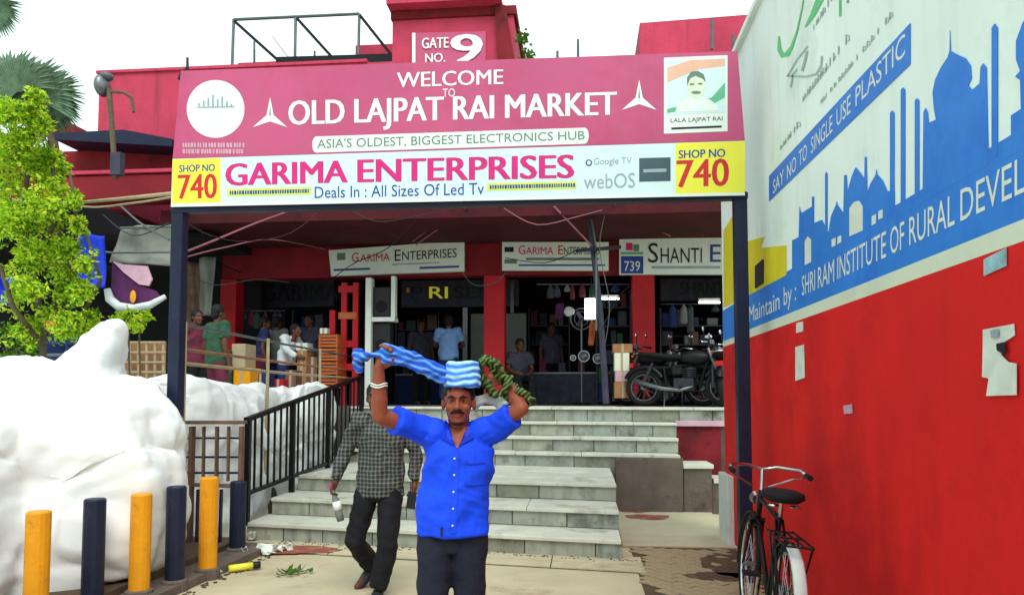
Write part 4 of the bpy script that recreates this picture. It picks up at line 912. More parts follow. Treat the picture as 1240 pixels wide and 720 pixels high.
# --- man in the blue shirt
bx_, by_ = img_place(556, 4.0)
K = 1/223.75
def bl(px, py, y=0): return Vector(((px-556)*K, y, 1.6-(py-480)*K))
J = dict(pelvis=(-.035, 0, .93), chest=(-.005, 0, 1.26), neck=(.0, -.005, 1.44), head=(.0, -.05, 1.565),
         shR=(-.185, -.01, 1.42), elR=bl(468, 503, -.2), wrR=bl(468, 447, -.24), hdR=bl(478, 428, -.25),
         shL=(.185, .0, 1.43), elL=bl(631, 494, -.05), wrL=bl(612, 460, .13), hdL=bl(597, 450, .17),
         hiR=(-.12, .0, .88), knR=(-.125, -.12, .48), anR=(-.14, -.02, .09), toR=(-.15, -.21, .03), hiL=(.05, 0, .88), knL=(.06, -.06, .47), anL=(.08, .2, .13), toL=(.09, .02, .03))
bman, bsh, BD = person('man in a bright blue shirt walking with striped cloths held on his head', (bx_, by_, 0), YAW, J, .0058, 'blueshirt', 'navycloth', hem=.876, hair=True, skin='skin', hand_pose={'R': ((.2, 1, .1), 1.0), 'L': ((-.2, -1, 0), .9)}, belly=.015, hemside=.2)
bvh = BVHTree.FromPolygons(bsh.v, bsh.f)
def front(x, z, off=.004):
    h = bvh.ray_cast(Vector((x, -1, z)), Vector((0, 1, 0))); return (h[0]+Vector((0, -off, 0))) if h[0] else Vector((x, -.13, z))
def patch(name, cols, m, th=.004, parent=bman):
    """cols: list of (xl, xr, z) rows draped on the shirt front"""
    n = 5; mb = MB(); vs = []
    for (xl, xr, z) in cols:
        for j in range(n+1): vs.append(front(xl+(xr-xl)*j/n, z, th))
    fs = []
    for i in range(len(cols)-1):
        for j in range(n): fs.append((i*(n+1)+j, i*(n+1)+j+1, (i+1)*(n+1)+j+1, (i+1)*(n+1)+j))
    mb.add(vs, fs); return mb.build(name, m, parent, smooth=True)
M['bluedark'] = mat('blue_shirt_seam', (10,46,180), .75, .1, 6, bump=0)
patch('placket', [(-.02+(-.02*(1.32-z)), .008+(-.02*(1.32-z)), z) for z in np.linspace(.9, 1.33, 16)], 'blueshirt', .006)
patch('pocket', [(.045, .145, z) for z in np.linspace(1.14, 1.25, 6)], 'blueshirt', .007); patch('pocket_edge', [(.043, .147, z) for z in (1.246, 1.256)], 'bluedark', .0085)
patch('open_neck', [(-.004-.045*(z-1.335)/.1, .004+.05*(z-1.335)/.1, z) for z in np.linspace(1.335, 1.442, 9)], 'skin', .008)
for z in np.linspace(.94, 1.28, 5): p = front(-.012-.02*(1.32-z), z, .009); MB().ell(p, (.0055, .003, .0055)).build('button', 'signwhite', bman)
for s in (-1, 1):
    a_ = front(s*.012, 1.345, .012); b_ = front(s*.085, 1.385, .014); c_ = Vector((s*.078, -.005, 1.475)); d_ = Vector((s*.056, -.062, 1.468)); e_ = front(s*.03, 1.4, .02)
    MB().add([a_, b_, c_, d_, a_+Vector((0,.006,-.0)), b_+Vector((0,.006,0)), c_+Vector((0,.01,0)), d_+Vector((0,.01,0))], [(0,1,2,3), (4,5,6,7), (0,1,5,4), (1,2,6,5), (2,3,7,6), (3,0,4,7)]).build('collar', 'bluedark', bman)
patch('hem_slit', [(-.083, -.07, z) for z in np.linspace(.885, .93, 4)], 'inkblack', .006)
hc = BD['head']
mo = MB(); mo.tube([hc+Vector((-.036, -.078, -.052)), hc+Vector((-.018, -.1, -.042)), hc+Vector((0, -.104, -.038)), hc+Vector((.018, -.1, -.042)), hc+Vector((.036, -.078, -.052))], [.004, .009, .01, .009, .004], 8); mo.build('moustache', 'hair', bman, smooth=True)
mo = MB(); mo.ell(hc+Vector((0, -.058, -.103)), (.034, .024, .014)); mo.build('beard_stubble', 'hair', bman, smooth=True)
wr = BD['wrR'].lerp(BD['elR'], .32); ax = (BD['elR']-BD['wrR']).normalized()
q_ = ax.to_track_quat('Z', 'Y').to_matrix(); bm_ = MB()
for k in range(2): bm_.tube([wr+ax*.012*k+q_@Vector((math.cos(t)*.041, math.sin(t)*.041, .004*math.sin(3*t))) for t in np.linspace(0, 2*math.pi, 19)], .004, 6)
bm_.build('bracelet', 'signwhite', bman)
# cloths on his head (carried, so top-level)
def man_pt(v): c, s = math.cos(YAW), math.sin(YAW); v = Vector(v); return Vector((bx_+v.x*c-v.y*s, by_+v.x*s+v.y*c, v.z))
def cloth_roll(name, label, runs, m, seed=0, parts=None):
    mb = MB()
    for (pts, rs) in runs: mb.tube([man_pt(p) for p in pts], rs, 16)
    def fold(p): return .026*(.3-abs(noise.noise(Vector((p.x*8+seed, p.y*12, p.z*30)))))+.004*noise.noise(p*40)
    o = remesh(mb, .0085, 2, fold=fold).build(name, m, smooth=True); return tag(o, label, 'cloth')
hz_ = hc.z
run1 = arcpts([bl(443,438,-.2), bl(458,433,-.24), bl(478,431,-.26), bl(505,438,-.2), bl(530,450,-.13), bl(548,458,-.07)])
n1 = len(run1)
cloth_roll('striped_towel', 'blue and white striped towel stretched from raised hand to the head', [
    (run1, [(.027+.01*math.sin(i*.9), .018) for i in range(n1)]),
    ([p+Vector((.0, -.012, -.03)) for p in run1[n1//2-3:]], .018), ([p+Vector((.0, -.01, .028)) for p in run1[n1//2-3:]], .016),
    ([bl(443,425,-.2), bl(441,440,-.2), bl(444,452,-.19)], [(.03, .02), (.035, .025), (.02, .015)])], 'gamcha2')
cp = MB()
for k, (zz, rx, ry, h_) in enumerate(((.105, .1, .114, .04), (.14, .102, .114, .036), (.174, .096, .106, .034), (.205, .088, .098, .03))):
    cp.loft([(hc.x+.02, hc.y+.01, hz_+zz-h_/2, rx-.008, ry-.008), (hc.x+.02, hc.y+.01, hz_+zz-h_/4, rx, ry), (hc.x+.02, hc.y+.01, hz_+zz+h_/4, rx, ry), (hc.x+.02, hc.y+.01, hz_+zz+h_/2, rx-.008, ry-.008)], 28, e=.75)
cp.v = [man_pt(v) for v in cp.v]
def foldc(p): return .008*noise.noise(p*16)+.004*noise.noise(p*40)
tag(remesh(cp, .006, 1, fold=foldc).build('folded_towel', 'gamcha', smooth=True), 'folded pale blue striped towel sitting flat on his head', 'cloth')
run2 = arcpts([bl(580,440,-.03), bl(592,442,0), bl(606,458,.05), bl(618,474,.1), bl(634,486,.08), bl(642,489,.02)])
run3 = arcpts([bl(582,452,.02), bl(592,470,.03), bl(604,482,.06), bl(620,478,.03), bl(634,472,.06)])
cloth_roll('green_towel', 'green and black striped cloth hanging from head to raised elbow', [(run2, [(.017, .024)]*len(run2)), (run3, [(.02, .022)]*len(run3)), ([p+Vector((.01, -.02, .02)) for p in run2[2:14]], .02), (arcpts([bl(584,434,0), bl(600,440,.05), bl(614,462,.1), bl(628,472,.08)]), .022), (arcpts([bl(590,462,-.02), bl(600,478,.0), bl(612,470,-.02), bl(618,456,.02)]), .018), (arcpts([bl(625,470,0), bl(636,478,-.03), bl(644,486,.0), bl(630,492,.05)]), .02)], 'greengam', 5)
run4 = arcpts([bl(572,492,.05), bl(585,484,.07), bl(600,486,.06), bl(612,494,.04)])
cloth_roll('white_cloth', 'white cloth bundled behind the neck of the man in blue', [(run4, [(.016, .035)]*len(run4))], 'stripe', 9)

# --- man in the checked shirt
cx_, cy_ = img_place(462, 6.1)
K2 = 6.1/F
def ck(px, py, y=0): return Vector(((px-462)*K2, y, 1.6-(py-480)*K2))
J = dict(pelvis=(-.0, 0, .9), chest=(.0, .0, 1.25), neck=(.0, -.01, 1.43), head=(-.035, -.03, 1.585), shR=(-.19, 0, 1.4), elR=ck(419,545,.03), wrR=ck(410,580,-.05), hdR=ck(406,592,-.08),
         shL=(.2, 0, 1.4), elL=ck(503,546,.05), wrL=ck(503,583,0), hdL=ck(502,600,-.03),
         hiR=(-.1, 0, .86), knR=ck(433,650,-.05), anR=ck(444,690,.3), toR=ck(430,712,.17), hiL=(.08, 0, .86), knL=ck(474,655,-.12), anL=ck(463,704,-.1), toL=ck(461,722,-.3))
cman, _, CD = person('man in a black and white checked shirt walking down from the stairs', (cx_, cy_, 0), YAW, J, .0085, 'check', 'blackcloth', 'skin2', sleeve='long', hem=.79, hand_pose={'R': ((-1, .3, 0), 1.2), 'L': ((1, 0, 0), 1.2)})
def ck_pt(v): c, s = math.cos(YAW), math.sin(YAW); v = Vector(v); return Vector((cx_+v.x*c-v.y*s, cy_+v.x*s+v.y*c, v.z))
bt = thing('drink_bottle', 'small bottle with white label hanging in the checked man right hand', 'bottle', ck_pt(ck(412,605,-.08)))
MB().tube([ck_pt(ck(x, y, -.1)) for x, y in ((407,588), (409,594), (412,602), (416,618), (418,626))], [.012, .014, .03, .033, .028], 12).build('bottle', 'greyp', bt, smooth=True)
MB().tube([ck_pt(ck(x, y, -.1)) for x, y in ((412.5,603), (415,613))], .035, 12).build('label_band', 'signwhite', bt, smooth=True)
MB().tube([ck_pt(ck(x, y, -.1)) for x, y in ((405.5,583), (407.5,589))], .016, 10).build('cap', 'inkmag', bt, smooth=True)
tag(MB().box(-.008, .008, -.004, .004, 0, .01).build('phone', 'inkblack'), 'black phone held low in the checked man left hand', 'phone')
ph = bpy.data.objects['phone']; ph.data.clear_geometry(); pb = MB(); pb.obox((0, 0, 0), (.036, .005, .07), rot(x=.2)); ph.data.from_pydata(pb.v, [], pb.f); ph.location = ck_pt(ck(501, 602, -.09)); ph.rotation_euler = (0, .15, YAW)

# --- background people
def bgperson(label, px, d, z, J, shirt, trousers, rz=0, sleeve='short', **k):
    x_, y_ = img_place(px, d); t, _, _ = person(label, (x_, y_, z), YAW+rz, J, .013, shirt, trousers, 'skin2', sleeve=sleeve, **k); return t
bgperson('man in a light blue shirt seen from behind in the middle doorway', 543, 14.1, 1.44, dict(elR=(-.27, -.1, 1.15), wrR=(-.15, -.22, 1.1), hdR=(-.1, -.3, 1.12), elL=(.27, -.1, 1.15), wrL=(.15, -.22, 1.1), hdL=(.1, -.3, 1.12)), 'ltblue', 'bluedk', math.pi)
SIT = dict(pelvis=(0, 0, .5), chest=(0, -.05, .82), neck=(0, -.07, 1.0), head=(0, -.1, 1.14), shR=(-.18, -.05, .96), elR=(-.24, -.08, .7), wrR=(-.15, -.28, .62), hdR=(-.1, -.36, .6), shL=(.18, -.05, .96), elL=(.24, -.08, .7), wrL=(.15, -.28, .62), hdL=(.1, -.36, .6),
           hiR=(-.1, 0, .48), knR=(-.14, -.4, .5), anR=(-.13, -.42, .1), toR=(-.13, -.6, .03), hiL=(.1, 0, .48), knL=(.14, -.4, .5), anL=(.13, -.42, .1), toL=(.13, -.6, .03))
bgperson('seated person in dark grey beside the middle pillar', 628, 14.0, 1.42, SIT, 'dark2', 'blackcloth', .3, hem=.42)
stl = thing('stool', 'low black stool under the seated person', 'stool', (*img_place(628, 14.0), 1.44)); sp_ = Vector((*img_place(628, 14.0), 0))
MB().box(sp_.x-.18, sp_.x+.18, sp_.y-.16, sp_.y+.18, 1.8, 1.84).build('seat', 'black', stl)
for sx in (-.15, .15):
    for sy in (-.13, .15): MB().bar((sp_.x+sx, sp_.y+sy, 1.44), (sp_.x+sx, sp_.y+sy, 1.8), .03).build('leg', 'black', stl)
bgperson('dark haired person in a green top behind the pipe railing', 262, 10.6, 1.2, dict(), 'greencl', 'maroon', 2.5)
bgperson('person in white bending near the orange crates', 346, 13.2, 1.3, dict(chest=(0, -.05, 1.2), neck=(0, -.12, 1.36), head=(0, -.2, 1.47), shR=(-.18, -.08, 1.33), shL=(.18, -.08, 1.33), elR=(-.24, -.2, 1.1), wrR=(-.2, -.38, 1.0), hdR=(-.18, -.46, .98), elL=(.24, -.2, 1.1), wrL=(.2, -.38, 1.0), hdL=(.18, -.46, .98)), 'white', 'bluedk', 1.2, 'long')
bgperson('person in dark clothes standing deep inside the left doorway', 510, 15.0, 1.44, dict(), 'dark2', 'blackcloth', .5)
bgperson('person in dark blue standing left behind the rails', 318, 13.6, 1.35, dict(), 'bluedk', 'blackcloth', 2.0)

bgperson('person in a maroon shirt at the left end of the arcade rail', 236, 11.6, 1.25, dict(), 'maroon', 'blackcloth', 1.0)
bgperson('person in grey leaning between the dark blue person and the one in white', 334, 14.0, 1.4, dict(), 'greyp', 'bluedk', 2.8)
bgperson('person in black standing behind the tall pale brown carton', 374, 14.0, 1.44, dict(), 'dark2', 'blackcloth', -.6)
bgperson('shadowy person standing deep in the right shop by the fan', 668, 15.6, 1.44, dict(), 'dark2', 'blackcloth', .4)
# ================================================================== goods in the arcade
def crate(label, px0, py0, px1, py1, Y, m, group=None, dep=.4, name='crate', open_=True, cat='crate'):
    a = onY(px0, py1, Y); b = onY(px1, py0, Y); t = thing(name, label, cat, (a.x, Y, a.z), group)
    if open_:
        h = b.z-a.z; nslat = 4
        MB().box(a.x+.012, b.x-.012, Y+.02, Y+dep-.01, a.z+.01, b.z-.03).build('liner', 'dark2', t)
        for i in range(nslat):
            z0 = a.z+h*i/nslat+.008; MB().box(a.x, b.x, Y, Y+.015, z0, z0+h/nslat-.018).build('slat', m, t)
        for x in (a.x, b.x-.03): MB().box(x, x+.03, Y-.006, Y+dep, a.z, b.z).build('corner', m, t)
    else:
        MB().box(a.x, b.x, Y, Y+dep, a.z, b.z).build('carton', m, t, bevel=.008)
        MB().box((a.x+b.x)/2-.02, (a.x+b.x)/2+.02, Y-.003, Y+dep+.003, a.z+.004, b.z+.003).build('tape', 'cream', t)
    return t
G = 'orange crates stacked behind the railing'
for i, l in enumerate(('bottom crate of the orange stack', 'second orange crate from the bottom of the stack', 'third orange crate, under the topmost one', 'topmost orange crate with a white box on it')):
    y1 = 470-i*16.5; crate(l, 386, y1-16, 409, y1, 12.6, 'orange', G)
crate('small white box on top of the orange crates', 387, 397, 396, 404, 12.6, 'offw', name='carton', open_=False, cat='box', dep=.15)
crate('tall pale brown carton left of the orange crates', 359, 424, 371, 470, 12.5, 'carton', name='carton', open_=False, cat='box'); crate('squat reddish carton beside the orange crates', 372, 432, 384, 468, 12.6, 'brown', name='carton', open_=False, cat='box')
crate('cream carton standing upright behind the pipe railing', 280, 416, 297, 445, 11.4, 'cream', name='carton', open_=False, cat='box'); crate('yellow orange carton under the cream carton', 282, 445, 303, 475, 11.4, 'bollyel', name='carton', open_=False, cat='box')
crate('small red box low behind the pipe railing', 330, 459, 343, 472, 12, 'red', name='carton', open_=False, cat='box')
for i, (l, x0, y0, x1, y1, m_) in enumerate((('bottom carton of the mixed stack beside the motorcycles', 744, 462, 765, 482, 'carton'), ('pinkish carton third from the top of the mixed stack', 745, 449, 763, 462, 'pinkc'), ('pale green carton second from the top of the mixed stack', 744, 427, 762, 449, 'stripe'), ('topmost brown carton of the mixed stack', 742, 416, 766, 427, 'carton'))):
    crate(l, x0, y0, x1, y1, 12.5, m_, 'mixed carton stack by the motorcycles', name='carton', open_=False, cat='box', dep=.3)
for (l_, x0_, y0_, x1_, y1_, Y_, m_) in (('maroon box standing right of the cream carton', 300, 430, 312, 472, 11.9, 'maroon'), ('dark blue box low beside the yellow orange carton', 306, 452, 324, 474, 11.7, 'bluedk'), ('pale green sack box behind the left post railing', 268, 424, 278, 470, 11.3, 'greencl'), ('brown carton right of the small red box', 345, 448, 358, 472, 12.2, 'brown'), ('white carton lying on the tall pale brown carton', 358, 415, 372, 424, 12.5, 'offw')):
    crate(l_, x0_, y0_, x1_, y1_, Y_, m_, name='carton', open_=False, cat='box', dep=.3)
# red steel rack
rk = thing('red_rack', 'orange red steel rack standing left of the white display frame', 'rack', onY(415, 480, 12.9))
for x in (402, 416, 430): MB().box(onY(x,400,12.9).x-.05, onY(x,400,12.9).x+.05, 12.9, 12.98, 1.44, onY(x,342,12.9).z-(.5 if x == 402 else 0)).build('upright', 'red', rk)
for y in (346, 378, 412, 440): MB().box(onY(410,y,12.9).x, onY(432,y,12.9).x, 12.89, 12.97, onY(416,y+8,12.9).z, onY(416,y,12.9).z).build('shelf', 'orange' if y == 378 else 'red', rk)
wf = thing('speaker_display', 'white frame display with two black loudspeakers by the doorway', 'display stand', onY(460, 480, 12.7))
MB().box(onY(442,400,12.7).x, onY(449,400,12.7).x, 12.7, 12.9, 1.44, onY(445,336,12.7).z).build('post', 'offw', wf, bevel=.006)
MB().box(onY(473,400,12.75).x, onY(478,400,12.75).x, 12.75, 12.9, onY(475,385,12.75).z, onY(475,334,12.75).z).build('post', 'offw', wf, bevel=.006)
MB().box(onY(449.5,400,12.75).x, onY(478,400,12.75).x, 12.72, 12.98, onY(460,389,12.75).z, onY(460,384,12.75).z).build('shelf', 'offw', wf)
for (y0, y1) in ((347, 383), (391, 430)):
    a_ = onY(451, y1, 12.78); b_ = onY(472, y0, 12.78); s_ = MB().box(a_.x, b_.x, 12.8, 13.05, a_.z, b_.z).build('loudspeaker', 'inkblack', wf, bevel=.01)
    MB().tube([((a_.x+b_.x)/2, 12.8, a_.z+.18), ((a_.x+b_.x)/2, 12.785, a_.z+.18)], [.11, .1], 20).build('cone', 'rubber', s_)
# fan, lit panel and pans in the right shop
fn = thing('pedestal_fan', 'round white rimmed pedestal fan in the right shop', 'fan', onY(706, 480, 13.9)); fc = onY(704, 386, 13.9)
MB().torus(fc, .2, .012, 'y').build('cage_ring', 'steel', fn); MB().torus(fc+Vector((0, -.06, 0)), .13, .006, 'y').build('cage_ring', 'steel', fn)
for k in range(3):
    t = k*2*math.pi/3; MB().obox(fc+Vector((math.cos(t)*.09, -.02, math.sin(t)*.09)), (.075, .006, .035), Matrix.Rotation(-t, 3, 'Y')@Matrix.Rotation(.4, 3, 'X')).build('blade', 'dark2', fn)
MB().tube([fc+Vector((0, .03, 0)), Vector((fc.x, 13.95, 1.5))], .018).build('stand', 'steel', fn); MB().tube([(fc.x, 13.95, 1.44), (fc.x, 13.95, 1.49)], [.2, .16], 20).build('base', 'black', fn)
li = thing('light_panel', 'bright white lit display panel hanging in the right shop', 'light', onY(716, 372, 13.8))
MB().box(onY(708,372,13.8).x, onY(722,372,13.8).x, 13.8, 13.86, onY(716,386,13.8).z, onY(716,361,13.8).z).build('panel', 'lit', li)
MB().tube([onY(716,361,13.8), onY(716,336,13.8)], .01).build('cord', 'inkblack', li)
li = thing('tube_light', 'short lit tube light right of the lit panel', 'light', onY(735, 361, 14))
MB().tube([onY(724,361.5,14), onY(750,361.5,14)], .02, 10).build('tube', 'lit', li); MB().box(onY(724,360,14.03).x, onY(750,360,14.03).x, 14.03, 14.07, onY(735,360,14.03).z, onY(735,357,14.03).z).build('batten', 'offw', li)
li = thing('tube_light', 'dim tube light in the shop beside the mural wall', 'light', onY(855, 366, 14.4))
MB().tube([onY(846,366,14.4), onY(872,366,14.4)], .02, 10).build('tube', 'lit', li); MB().box(onY(846,364,14.43).x, onY(872,364,14.43).x, 14.43, 14.47, onY(855,364,14.43).z, onY(855,361,14.43).z).build('batten', 'offw', li)
def lamp_bowl(px, py, r, m, label):
    p = onY(px, py, 13.7); t = thing('hanging_bowl', label, 'pan', p, 'metal bowls and lamps hanging in the right shop'); MB().tube([p+Vector((0, y_, 0)) for y_ in (0, .03, .06)], [r, r*.9, r*.4], 20).build('bowl', m, t, smooth=True); MB().torus(p, r, .008, 'y', 24, 6).build('rim', 'chrome', t)
lamp_bowl(689, 377, .09, 'offw', 'pale round lamp left of the fan'); lamp_bowl(707, 431, .1, 'steel', 'steel bowl low in the middle of the right shop'); lamp_bowl(694, 433, .05, 'steel', 'smaller steel bowl left of the larger one'); lamp_bowl(724, 434, .09, 'steel', 'steel bowl right of the larger one')
cloth('hanging_cloth', 'small magenta cloth hanging at the right shop entrance', 'cloth', [(672,386), (682,384), (683,366), (673,368)], 13.9, 'purple', .02, 8)
cloth('hanging_cloth', 'pink and orange cloth under the lit panel', 'cloth', [(712,418), (719,418), (722,388), (714,390)], 13.6, 'orange', .02, 8)
def counter(label, x0, y0, x1, y1, Y, m):
    a_ = onY(x0, y1, Y); b_ = onY(x1, y0, Y); t = thing('shop_counter', label, 'counter', (a_.x, Y, 1.44)); MB().box(a_.x, b_.x, Y, Y+.5, 1.44, b_.z-.04).build('cabinet', m, t, bevel=.01); MB().box(a_.x-.02, b_.x+.02, Y-.02, Y+.52, b_.z-.04, b_.z).build('top', 'steel', t, bevel=.004)
    for k in range(4): xx = a_.x+(b_.x-a_.x)*(k+.5)/4; MB().box(xx-.07, xx+.07, Y+.1, Y+.3, b_.z, b_.z+rnd.uniform(.1, .28)).build('boxed_goods', rnd.choice(['dark2', 'bluedk', 'greyp', 'maroon', 'carton']), t)
counter('dark shop counter behind the fan in the right shop', 645, 450, 740, 480, 15.0, 'dark2'); counter('dark counter in the shop beside the mural wall', 800, 448, 880, 480, 15.4, 'dark2'); counter('low counter inside the middle doorway', 480, 452, 560, 480, 15.8, 'bluedk'); counter('long counter behind the left railing', 290, 442, 400, 480, 15.4, 'dark2')
def goods(label, x0, y0, x1, y1, Y, rows, seed):
    r = random.Random(seed); a_ = onY(x0, y1, Y); b_ = onY(x1, y0, Y); t = thing('goods_shelf', label, 'shelf', (a_.x, Y, 1.44)); H = b_.z-1.5
    for s_ in (a_.x, b_.x-.03): MB().box(s_, s_+.03, Y, Y+.35, 1.44, b_.z).build('upright', 'gunmetal', t)
    for k in range(rows):
        z = 1.5+H*k/rows; MB().box(a_.x+.032, b_.x-.032, Y, Y+.35, z, z+.02).build('board', 'gunmetal', t); x = a_.x+.05
        while x < b_.x-.16:
            w_ = r.uniform(.07, .22); h_ = min(H/rows-.05, r.uniform(.1, .34))
            if x+w_ > b_.x-.05: break
            if r.random() < .82: MB().box(x, x+w_, Y+r.uniform(.0, .05), Y+.25, z+.022, z+.022+h_).build('boxed_goods', r.choice(['dark2', 'dark2', 'bluedk', 'gunmetal', 'maroon', 'brown', 'gunmetal', 'greencl', 'dark2', 'greyp']), t)  # goods colours darkened to hold the arcade gloom
            x += w_+r.uniform(.01, .07)
goods('tall shelf of mixed boxes at the back of the right shop, left half', 640, 372, 690, 480, 16.2, 5, 1); goods('tall shelf of mixed boxes at the back of the right shop, right half', 722, 350, 764, 480, 14.9, 6, 2)
goods('shelf of boxes in the shop beside the mural wall', 800, 372, 878, 480, 14.6, 5, 3); goods('shelf of boxes at the far left inside the arcade', 290, 378, 345, 480, 14.9, 5, 4); goods('shelf of boxes behind the orange crates', 352, 376, 402, 480, 14.6, 5, 5); goods('shelf of boxes in the middle doorway behind the display stand', 478, 378, 532, 480, 16.2, 5, 6)
def pouch_row(label, x0, x1, y0, Y, n, seed):
    r = random.Random(seed); t = thing('hanging_goods', label, 'hanging goods', onY(x0, y0, Y)); a_ = onY(x0, y0, Y); b_ = onY(x1, y0, Y); MB().tube([a_, b_], .01, 6).build('rod', 'steel', t)
    for k in range(n):
        if r.random() < .3: continue
        x = a_.x+(b_.x-a_.x)*(k+.5+r.uniform(-.3, .3))/n; h_ = r.uniform(.12, .6); w_ = r.uniform(.05, .1); MB().loft([(x, Y, a_.z-h_-.03, w_*.7, .03), (x, Y, a_.z-h_, w_, .04), (x, Y, a_.z-.1, w_*.8, .04), (x, Y, a_.z-.01, .012, .012)], 10).build('pouch', r.choice(['maroon', 'bluedk', 'gunmetal', 'greyp', 'dark2', 'greencl', 'dark2', 'dark2']), t)
pouch_row('row of hanging pouches at the top of the right shop front', 650, 762, 344, 13.9, 11, 1); pouch_row('row of hanging pouches beside the left pillar', 290, 345, 376, 13.9, 6, 2); pouch_row('hanging goods at the shop beside the mural wall', 800, 872, 368, 13.9, 7, 3)
# wire basket panels at the left behind the sheets
wb = thing('wire_mesh_panel', 'beige wire mesh panel standing behind the white sheets', 'mesh panel', onY(170, 460, 9.6))
for i in range(6): x = 148+i*10; MB().bar(onY(x, 465, 9.6), onY(x, 413, 9.6), .03).build('upright', 'cream', wb)
for y in (414, 426, 438, 450, 462): MB().bar(onY(146, y, 9.58), onY(200, y, 9.58), .025).build('crossbar', 'cream', wb)
MB().box(onY(148,440,9.75).x, onY(199,440,9.75).x, 9.75, 9.79, .5, onY(170,414,9.75).z).build('backing_board', 'carton', wb)
cart = thing('market_cart', 'dark blue market cart frame behind the leafy tree', 'cart', onY(80, 440, 9.8))
for y in (416, 430, 440): MB().tube([onY(45, y, 9.8), onY(118, y-1, 9.8)], .025, 8).build('rail', 'alu' if y == 430 else 'bluedk', cart)
for x in (50, 82, 114): MB().tube([onY(x, 415, 9.8), onY(x, 470, 9.8)], .03, 8).build('upright', 'bluedk', cart)
MB().box(onY(45,440,9.85).x, onY(118,440,9.85).x, 9.85, 10.6, 0, onY(80,440,9.85).z).build('cart_body', 'bluedk', cart)

# ================================================================== motorcycles
def motorcycle(label, loc, rz, tank='bikeblack'):
    t = thing('motorcycle', label, 'motorcycle', (0, 0, 0), 'motorcycles parked on the platform')   # front towards +x
    def wheel(x):
        w_ = MB().torus((x, 0, .3), .26, .045, 'y', 30, 8).build('wheel', 'rubber', t, smooth=True)
        MB().torus((x, 0, .3), .215, .014, 'y', 30, 6).build('rim', 'steel', w_); s_ = MB()
        for k in range(12): a = k*math.pi/6; s_.tube([(x, .02*(-1)**k, .3), (x+.21*math.cos(a), 0, .3+.21*math.sin(a))], .004, 4)
        s_.build('spokes', 'steel', w_); MB().tube([(x, -.05, .3), (x, .05, .3)], .045, 12).build('hub', 'steel', w_)
    wheel(-.62); wheel(.66)
    MB().torus((-.62, 0, .3), .33, .05, 'y', 14, 6, a0=.5, a1=2.7, ry=.065).build('rear_mudguard', 'black', t, smooth=True); MB().torus((.66, 0, .3), .325, .04, 'y', 12, 6, a0=.6, a1=2.6, ry=.055).build('front_mudguard', tank, t, smooth=True)
    f = MB()
    for s in (-.07, .07): f.tube([(.66, s, .3), (.47, s, .78), (.42, s, .92)], [.02, .024, .024], 8)
    f.build('fork', 'steel', t)
    f = MB(); f.tube([(.42, 0, .8), (.1, 0, .66), (-.3, 0, .62), (-.62, 0, .62)], .03); f.tube([(.42, 0, .8), (.3, 0, .38), (.0, 0, .26), (-.25, 0, .32), (-.3, 0, .62)], .025)
    for s in (-.1, .1): f.tube([(-.62, s, .3), (-.2, s, .34)], .018)
    f.build('frame', 'black', t)
    e = MB(); e.box(-.12, .2, -.12, .12, .24, .44); e.loft([(.12, 0, .44, .08, .08), (.13, 0, .62, .09, .09)], 14); e.build('engine', 'gunmetal', t, bevel=.01)
    fn_ = MB()
    for k in range(5): fn_.box(.02, .24, -.1, .1, .46+k*.03, .468+k*.03)
    fn_.build('cooling_fins', 'gunmetal', t)
    tk = MB(); tk.ell((.2, 0, .78), (.27, .13, .12)); tk.build('fuel_tank', tank, t, smooth=True)
    MB().box(-.16, .02, -.13, .13, .48, .64).build('side_panel', tank, t, bevel=.03)
    se = MB(); se.tube([(.0, 0, .79), (-.2, 0, .79), (-.5, 0, .83), (-.72, 0, .85)], [(.1, .04), (.13, .055), (.13, .055), (.07, .04)], 14); se.build('seat', 'rubber', t, smooth=True)
    MB().tube([(.2, -.16, .3), (.0, -.17, .24), (-.3, -.17, .27), (-.75, -.17, .4)], [.02, .025, .036, .04], 10).build('exhaust', 'steel', t, smooth=True)
    for s in (-.15, .15): MB().tube([(-.62, s, .3), (-.45, s, .68)], [.03, .028], 10).build('shock_absorber', 'gunmetal', t)
    MB().tube([(.36, -.36, .98), (.42, -.2, 1.0), (.4, 0, .95), (.42, .2, 1.0), (.36, .36, .98)], .014, 8).build('handlebar', 'chrome', t, smooth=True)
    for s in (-1, 1):
        MB().tube([(.33, s*.42, .975), (.37, s*.3, .985)], .02, 8).build('grip', 'rubber', t)
        mi_ = MB().tube([(.4, s*.24, 1.0), (.38, s*.3, 1.16)], .007, 6).build('mirror', 'black', t); MB().ell((.38, s*.31, 1.19), (.015, .07, .045)).build('mirror_glass', 'chrome', mi_, smooth=True)
        MB().ell((.5, s*.16, .84), (.03, .03, .03)).build('indicator', 'orange', t, smooth=True)
    h = MB().ell((.52, 0, .88), (.09, .09, .095)).build('headlight', 'black', t, smooth=True); MB().ell((.585, 0, .88), (.035, .078, .08)).build('headlight_glass', 'steel', h, smooth=True)
    MB().box(.44, .5, -.07, .07, .98, 1.06).build('instrument_cluster', 'steel', t, bevel=.01)
    ta = MB().box(-.86, -.8, -.06, .06, .62, .7).build('tail_light', 'red', t, bevel=.01)
    MB().torus((-.7, 0, .86), .1, .01, 'z', 12, 6, a0=1.57, a1=4.71).build('grab_rail', 'chrome', t)
    for s in (-1, 1): MB().tube([(.0, s*.1, .3), (.0, s*.24, .28)], .014, 8).build('foot_peg', 'rubber', t)
    MB().tube([(-.02, .1, .28), (-.05, .3, .0)], .012, 6).build('side_stand', 'steel', t)
    t.location = loc; t.rotation_euler = (math.radians(-4), 0, rz); return t
def mplace(px, Y): return (onY(px, 497, Y).x, Y, 1.45)
m1 = motorcycle('black motorcycle nearest the platform edge, facing the mural wall', (0, 0, 0), 0)
